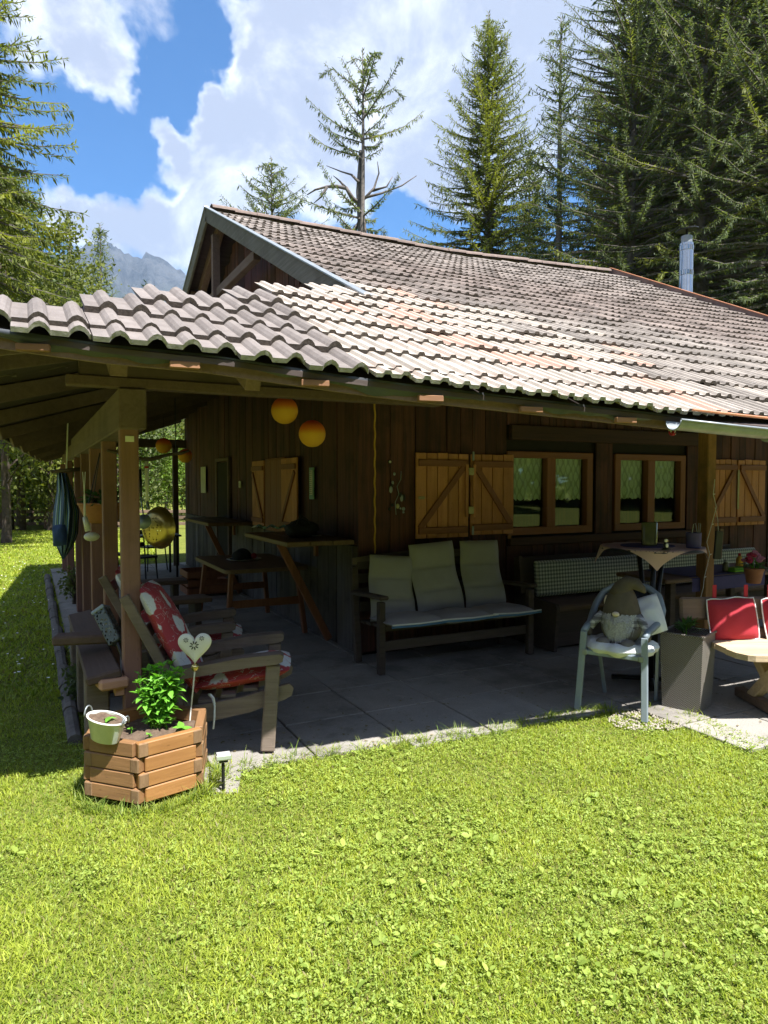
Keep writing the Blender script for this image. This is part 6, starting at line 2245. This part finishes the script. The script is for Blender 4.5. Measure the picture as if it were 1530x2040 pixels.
spruce('dark spruce deep in the stand near the right picture edge', 1460, 27, -300, 4.6, 56, tone='dark', yellow=.05, per=9, step=.46, twig=.30, dens=.95, crown0=.25, hang=.9, droop=.42, taper=.5)
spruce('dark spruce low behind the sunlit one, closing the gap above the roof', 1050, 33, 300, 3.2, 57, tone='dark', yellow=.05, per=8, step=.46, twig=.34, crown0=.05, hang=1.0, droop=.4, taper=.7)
# left side
spruce('big near spruce cut by the left picture edge', -75, 15, -330, 2.6, 61, tone='lit', yellow=.22, per=9, step=.36, twig=.22, dens=1.35, crown0=.40, hang=.9, droop=.42, taper=.55)
spruce('pointed spruce standing in front of the mountain', 208, 30, 452, 1.7, 62, tone='mid', yellow=.2, per=8, step=.34, twig=.30, dens=1.2, crown0=.1, hang=.6, taper=.8)
spruce('slim spruce behind the bushes next to the pointed one', 148, 34, 436, 1.9, 63, tone='mid', yellow=.12, per=6, step=.42, twig=.34, crown0=.1, gaps=.2, taper=.7)
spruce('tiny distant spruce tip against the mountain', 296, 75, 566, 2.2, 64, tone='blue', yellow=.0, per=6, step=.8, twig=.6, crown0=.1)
for k, (px_, d_, top_py, rad, tone, n, lb) in enumerate(((10, 19, 290, 2.4, 'lit', 8000, 'yellow-green leafy tree at the left edge behind the big spruce'), (100, 24, 455, 2.6, 'lit', 7500, 'yellow-green bushy tree left of the slim spruce'),
                                                        (235, 26, 560, 2.2, 'mid', 4500, 'green bushy tree in front of the mountain foot'), (330, 32, 760, 3.0, 'lit', 4200, 'bright green bush seen through the porch beyond the far table'),
                                                        (255, 28, 800, 2.6, 'larch', 4200, 'bright yellow-green bush seen between the porch posts'), (395, 36, 770, 3.2, 'lit', 4000, 'bright green bush behind the far corner of the side wall'), (150, 30, 720, 3.0, 'lit', 4600, 'leafy bush behind the hammock chair'), (60, 27, 740, 2.6, 'larch', 4600, 'pale leafy bush between the two trunks on the lawn'))):
    p = at(px_, HOR, D=d_)
    bushy(lb, (p.x, p.y), .5 if k < 3 else .15, at(px_, top_py, D=d_).z, rad, 70 + k, int(n * 2.6), .125, tone, trunk_h=1, clumps=40)
# two bare trunks on the left lawn
for k, (px_, d_) in enumerate(((18, 21.5), (43, 22.5))):
    p = at(px_, 1056, Z=0)
    spruce(('rough spruce trunk on the lawn at the left picture edge', 'rough spruce trunk on the lawn beside the fence')[k], px_, d_, 0, 2.4, 80 + k, at_xy=(p.x, p.y), h=13 - k, group='trunks on the left lawn', bark='bark', tone='lit', yellow=.25, per=8, step=.45, twig=.36, dens=1.0, crown0=.22, hang=1.0, droop=.5, taper=.5)
# the wood behind the photographer, mirrored in the windows, and the far wood all around
def treeline(label, ang0, ang1, dist, n, hmin, hmax, seed, name='treeline'):
    rng = np.random.default_rng(seed)
    parts = []
    for k in range(n):
        a = ang0 + (ang1 - ang0) * (k + rng.uniform(-.4, .4)) / n
        dd_ = dist * rng.uniform(.85, 1.25)
        x_, y_ = dd_ * math.sin(a), dd_ * math.cos(a)
        hh = rng.uniform(hmin, hmax)
        m = 520
        t = rng.random(m) ** .8
        r = (hh * .17) * (1 - t) ** .8 * np.sqrt(rng.random(m)) + .1
        an = rng.uniform(0, 6.283, m)
        p = np.stack([x_ + r * np.cos(an), y_ + r * np.sin(an), hh * t * .97 + .1], 1)
        d = unit(np.stack([np.cos(an), np.sin(an), rng.normal(-.5, .4, m)], 1))
        s = unit(np.cross(d, rng.normal(0, .4, (m, 3)) + np.array([0, 0, 1])))
        L = hh * .085 * rng.uniform(.7, 1.3, m)
        lo, hi = np.array((.05, .08, .04)), np.array((.11, .15, .06))
        parts.append(diamonds(p, d, s, L, L * .5, lo + (hi - lo) * rng.random((m, 1)), rng))
    v, f, c = joined(parts)
    o = link(name, fast_mesh(name, v, f, M['needle'], c))
    return tag(o, label, 'wood', kind='stuff')


treeline('dark spruce wood on the far side of the lawn behind the viewer', R(105), R(305), 46, 100, 15, 23, 91)
treeline('distant spruce wood closing the view behind the cabin', R(-40), R(62), 62, 50, 12, 19, 92)

treeline('tall dark spruce wood deep behind the dense stand', R(48), R(66), 42, 36, 20, 27, 93)

# fence on the far lawn
fb0 = at(0, 1056, Z=0)
fen = thing('rail_fence', 'low weathered wooden rail fence at the far edge of the lawn', 'fence', (fb0.x, fb0.y + 1, 0))
dirf = RIGHT.copy()
for k in range(-3, 6):
    p = dirf * (k * 1.6)
    MB().box((0, 0, .36), (.10, .10, .74), None, .01).build('post', M['bench_brown'], fen, (p.x, p.y, 0))
for zz in (.16, .38, .60):
    MB().beam(dirf * -5 + Vector((0, 0, zz)), dirf * 8.5 + Vector((0, 0, zz + .02)), .03, .11, .006).build('rail', M['bench_brown'], fen)

# shrub at the porch edge, under the hammock chair
shp = at(138, 1205, Z=0)
bushy('small leafy shrub growing at the lawn edge below the hammock chair', (shp.x + .06, shp.y), .12, .62, .24, 97, 420, .05, 'mid', name='garden_shrub', cat='shrub', group='small shrubs by the porch', clumps=14)
sh2 = at(165, 1395, Z=0)
bushy('low dark leafy clump at the foot of the porch beams', (sh2.x + .02, sh2.y + .1), .03, .26, .22, 98, 500, .045, 'dark', name='garden_shrub', cat='shrub', group='small shrubs by the porch', clumps=12)

# ------------------------------------------------------------------ lawn: blades, leaves, daisies
def inside_terrace(x, y, grow=0.0):
    return (y > front_y(x) + grow) & (x > TER_L - .0 - 0 * grow) & (x < 9.5) & (y < 15)


def grass_blades(seed, n, d0, d1, u0, u1, pw, hmin, hmax, wid, dmin=None):
    rng = np.random.default_rng(seed)
    q = rng.random(n)
    e = 2 - pw
    D_ = (d0 ** e + q * (d1 ** e - d0 ** e)) ** (1 / e)
    u = rng.uniform(u0, u1, n)
    x = D_ * (u * math.cos(YAW) + math.sin(YAW)); y = D_ * (-u * math.sin(YAW) + math.cos(YAW))
    keep = ~inside_terrace(x, y, .05 + .07 * np.sin(x * 9.0 + 2 * np.sin(x * 4.1)) ** 2)
    keep &= ~(((x - ctr.x) ** 2 + (y - ctr.y) ** 2) < .27 ** 2)
    x, y, D_ = x[keep], y[keep], D_[keep]
    n = len(x)
    # uneven growth: clumps and thin spots
    nz = np.sin(x * 5.1 + 1.3 * np.sin(y * 3.7)) * np.sin(y * 4.3 + 1.1 * np.sin(x * 2.9)) + .6 * np.sin(x * 13 + y * 7) * np.sin(y * 11 - x * 5)
    edge = np.clip(1 - np.abs(y - front_y(x)) / .10, 0, 1) * (x > TER_L - .2) + np.clip(1 - np.abs(np.hypot(x - ctr.x, y - ctr.y) - .36) / .08, 0, 1)
    hgt = (hmin + (hmax - hmin) * rng.random(n) ** 1.5) * (1 + .28 * nz) * (1 + 1.9 * edge * rng.random(n) ** 2)
    a = rng.uniform(0, 6.283, n)
    lean = rng.uniform(.15, 1.25, n)
    d = np.stack([np.cos(a) * lean, np.sin(a) * lean, np.ones(n)], 1)
    d = unit(d)
    s = unit(np.stack([-np.sin(a) + rng.normal(0, .4, n), np.cos(a) + rng.normal(0, .4, n), np.zeros(n)], 1))
    w = wid * rng.uniform(.6, 1.3, n) * (1 + .10 * np.clip(D_ - 3, 0, 20))
    p = np.stack([x, y, np.full(n, -.014)], 1)
    L = hgt[:, None]
    v = np.empty((n, 5, 3))
    v[:, 0] = p - s * w[:, None] * .5; v[:, 1] = p + s * w[:, None] * .5
    mid = p + d * L * .55
    v[:, 2] = mid + s * w[:, None] * .42; v[:, 3] = mid - s * w[:, None] * .42
    tip = p + unit(d + np.stack([np.cos(a), np.sin(a), np.zeros(n)], 1) * .35) * L
    v[:, 4] = tip
    f = np.array([[0, 1, 2], [0, 2, 3], [3, 2, 4]])[None] + (np.arange(n) * 5)[:, None, None]
    t = np.clip(.5 + .25 * nz + rng.normal(0, .28, n), 0, 1)[:, None]
    c = np.array([.165, .245, .026]) * (1 - t) + np.array([.410, .465, .066]) * t
    dry = rng.random(n) < .06
    c[dry] = np.array([.26, .22, .09])
    c = np.repeat(c[:, None, :], 5, axis=1)
    return v.reshape(-1, 3), f.reshape(-1, 3), c.reshape(-1, 3)


parts = [grass_blades(101, 210000, 1.75, 5.6, -.66, .66, 1.15, .016, .040, .0048), grass_blades(102, 70000, 5.2, 24, -.66, -.33, 1.0, .035, .07, .010),
         grass_blades(104, 34000, 1.3, 8.5, .64, 1.35, 1.0, .02, .05, .0085), grass_blades(105, 34000, 1.3, 16, -1.35, -.64, 1.0, .02, .05, .0095),
         grass_blades(103, 9000, 1.75, 6, -.66, .66, 1.0, .03, .065, .0042)]
def tufts(seed, n):
    rng = np.random.default_rng(seed)
    cx_ = rng.uniform(.9, 5.2, n); cy_ = front_y(cx_) + rng.normal(-.01, .03, n)
    # round the planter, the lamp and the gravel as well
    k = n // 3
    an = rng.uniform(2.6, 6.6, k); cx_[:k] = ctr.x + .37 * np.cos(an); cy_[:k] = ctr.y + .37 * np.sin(an)
    m = 11
    x = np.repeat(cx_, m) + rng.normal(0, .018, n * m); y = np.repeat(cy_, m) + rng.normal(0, .014, n * m)
    a = rng.uniform(0, 6.283, n * m)
    lean = rng.uniform(.1, .9, n * m)
    d = unit(np.stack([np.cos(a) * lean, np.sin(a) * lean, np.ones(n * m)], 1))
    s_ = unit(np.stack([-np.sin(a), np.cos(a), np.zeros(n * m)], 1))
    L = (np.repeat(rng.uniform(.05, .13, n), m) * rng.uniform(.5, 1.2, n * m))[:, None]
    w = rng.uniform(.0025, .0045, n * m)[:, None]
    p = np.stack([x, y, np.full(n * m, -.012)], 1)
    v = np.empty((n * m, 5, 3))
    mid = p + d * L * .55
    v[:, 0] = p - s_ * w * .5; v[:, 1] = p + s_ * w * .5; v[:, 2] = mid + s_ * w * .45; v[:, 3] = mid - s_ * w * .45
    v[:, 4] = p + unit(d + np.stack([np.cos(a), np.sin(a), np.zeros(n * m)], 1) * .5) * L
    f = np.array([[0, 1, 2], [0, 2, 3], [3, 2, 4]])[None] + (np.arange(n * m) * 5)[:, None, None]
    t = rng.random((n * m, 1))
    c = np.array([.11, .20, .03]) * (1 - t) + np.array([.32, .37, .09]) * t
    return v.reshape(-1, 3), f.reshape(-1, 3), np.repeat(c[:, None, :], 5, axis=1).reshape(-1, 3)


parts.append(tufts(131, 190))
v, f, c = joined(parts)
tag(link('grass', fast_mesh('grass', v, f, M['grass'], c)), 'short mown grass blades covering the lawn', 'grass', kind='stuff')


def lawn_leaves(seed, n, d0, d1, smin, smax, thr):
    rng = np.random.default_rng(seed)
    q = rng.random(n)
    D_ = np.sqrt(d0 ** 2 + q * (d1 ** 2 - d0 ** 2))
    u = rng.uniform(-.66, .66, n)
    x = D_ * (u * math.cos(YAW) + math.sin(YAW)); y = D_ * (-u * math.sin(YAW) + math.cos(YAW))
    nz = np.sin(x * 2.3 + 1.7 * np.sin(y * 1.9)) * np.sin(y * 2.9 + 1.3 * np.sin(x * 2.1)) + .5 * np.sin(x * 9 + y * 5) * np.sin(y * 8 - x * 6) + .35 * np.clip(x - .8, -1, 1)
    keep = (nz + rng.normal(0, .45, n) > thr) & ~inside_terrace(x, y, -.02) & (np.hypot(x - ctr.x, y - ctr.y) > .40)
    x, y = x[keep], y[keep]; n = len(x)
    # leaves sit in rosettes: each point gives two to four leaves
    k = rng.integers(2, 5, n)
    idx = np.repeat(np.arange(n), k)
    m = len(idx)
    a = rng.uniform(0, 6.283, m)
    el = rng.uniform(-.05, .75, m)
    d = np.stack([np.cos(a) * np.cos(el), np.sin(a) * np.cos(el), np.sin(el)], 1)
    s = unit(np.stack([-np.sin(a), np.cos(a), rng.normal(0, .35, m)], 1))
    L = rng.uniform(smin, smax, m) * rng.uniform(.7, 1.2, n)[idx]
    p = np.stack([x[idx] + .004 * np.cos(a), y[idx] + .004 * np.sin(a), rng.uniform(.006, .018, m)], 1)
    Wd = L * rng.uniform(.42, .72, m)
    nr = np.cross(d, s)
    v = np.empty((m, 7, 3))
    v[:, 0] = p
    for q_, (t, wq, sg, dz) in enumerate(((.28, .44, 1, .05), (.66, .46, 1, .02), (1.0, 0, 0, -.10), (.66, .46, -1, .02), (.28, .44, -1, .05))):
        v[:, q_ + 1] = p + d * (L * t)[:, None] + s * (Wd * wq * sg)[:, None] + nr * (L * dz)[:, None]
    v[:, 6] = p + d * (L * .5)[:, None] - nr * (L * .03)[:, None]
    f = np.array([[0, 1, 6], [1, 2, 6], [2, 3, 6], [3, 4, 6], [4, 5, 6], [5, 0, 6]])[None] + (np.arange(m) * 7)[:, None, None]
    t = rng.random((m, 1))
    c = np.array([.20, .285, .048]) * (1 - t) + np.array([.38, .465, .10]) * t
    c = np.repeat(c[:, None, :], 7, axis=1)
    return v.reshape(-1, 3), f.reshape(-1, 3), c.reshape(-1, 3)


v, f, c = joined([lawn_leaves(111, 4800, 1.8, 4.8, .012, .023, .20), lawn_leaves(112, 800, 1.8, 4.2, .024, .040, .45), lawn_leaves(113, 30000, 1.8, 4.8, .007, .013, -.35)])
tag(link('lawn_weeds', fast_mesh('lawn_weeds', v, f, M['leaf'], c)), 'plantain and clover leaves scattered through the lawn', 'ground cover', kind='stuff')

# daisies on the shaded left lawn
rng = np.random.default_rng(121)
V, Fc, o = [], [], 0
for k in range(90):
    D_ = rng.uniform(5.6, 14); u = rng.uniform(-.58, -.40)
    x = D_ * (u * math.cos(YAW) + math.sin(YAW)); y = D_ * (-u * math.sin(YAW) + math.cos(YAW))
    if x > TER_L - .1: continue
    r_ = rng.uniform(.010, .016); z = rng.uniform(.05, .08)
    ring_ = [(x + r_ * math.cos(a), y + r_ * math.sin(a), z + .002 * (i % 2)) for i, a in enumerate(np.linspace(0, 6.283, 9)[:-1])]
    V += ring_ + [(x, y, z + .006)]
    Fc += [(o + i, o + (i + 1) % 8, o + 8) for i in range(8)]
    o += 9
me = bpy.data.meshes.new('daisies'); me.from_pydata(V, [], Fc); me.materials.append(M['white_paint'])
tag(link('daisies', me), 'tiny white daisies dotting the shaded lawn', 'flowers', kind='stuff')

# twigs, dry leaves and clippings blown onto the terrace
lt = MB()
rdl = random.Random(14)
for k in range(420):
    x = rdl.uniform(.9, 6.5)
    y = float(front_y(x)) + abs(rdl.gauss(0, .55)) + .02
    if y > 5.2: continue
    a = rdl.uniform(0, 6.28); L_ = rdl.uniform(.010, .035); w_ = rdl.choice([.002, .003, .008, .012])
    dx, dy = math.cos(a), math.sin(a)
    lt.add([(x, y, .014), (x + dx * L_ * .5 - dy * w_, y + dy * L_ * .5 + dx * w_, .018), (x + dx * L_, y + dy * L_, .015), (x + dx * L_ * .5 + dy * w_, y + dy * L_ * .5 - dx * w_, .016)], [(0, 1, 2), (0, 2, 3)])
lto = lt.build('litter', plain('dry_leaf_litter', (.22, .17, .08), (.12, .11, .04), .9))
tag(lto, 'dry leaf bits and grass clippings scattered on the terrace', 'litter', kind='stuff')

# gravel patch under the armchair and beside the path
gv = MB()
rdg = random.Random(4)
gc0 = at(1290, 1434, Z=0)
for k in range(650):
    a, r_ = rdg.uniform(0, 6.28), math.sqrt(rdg.random())
    x, y = gc0.x + .30 * r_ * math.cos(a), gc0.y + .22 * r_ * math.sin(a)
    s_ = rdg.uniform(.004, .011)
    gv.add([(x + s_ * math.cos(b_) * rdg.uniform(.7, 1.2), y + s_ * math.sin(b_), .004) for b_ in (0, 1.3, 2.6, 3.9, 5.2)] + [(x, y, .004 + s_ * .9)], [(i, (i + 1) % 5, 5) for i in range(5)])
MBg = gv.build('gravel', M['stone'], None)
tag(MBg, 'pale gravel spread under the armchair leg', 'gravel', kind='stuff')

# ------------------------------------------------------------------ air
hz = MB().box((0, 1200, 600), (5300, 5300, 1210)).build('haze', bpy.data.materials.new('air'))
hm_ = hz.data.materials[0]
hm_.use_nodes = True
hm_.node_tree.nodes.clear()
gz = NG(hm_.node_tree)
pv = gz.n('ShaderNodeVolumePrincipled')
pv.inputs['Color'].default_value = (.40, .66, 1.0, 1)
pv.inputs['Density'].default_value = .00009
pv.inputs['Anisotropy'].default_value = .2
oz = gz.n('ShaderNodeOutputMaterial')
gz.l(pv.outputs[0], oz.inputs['Volume'])
tag(hz, 'thin blue mountain haze filling the valley air', 'haze', kind='stuff')
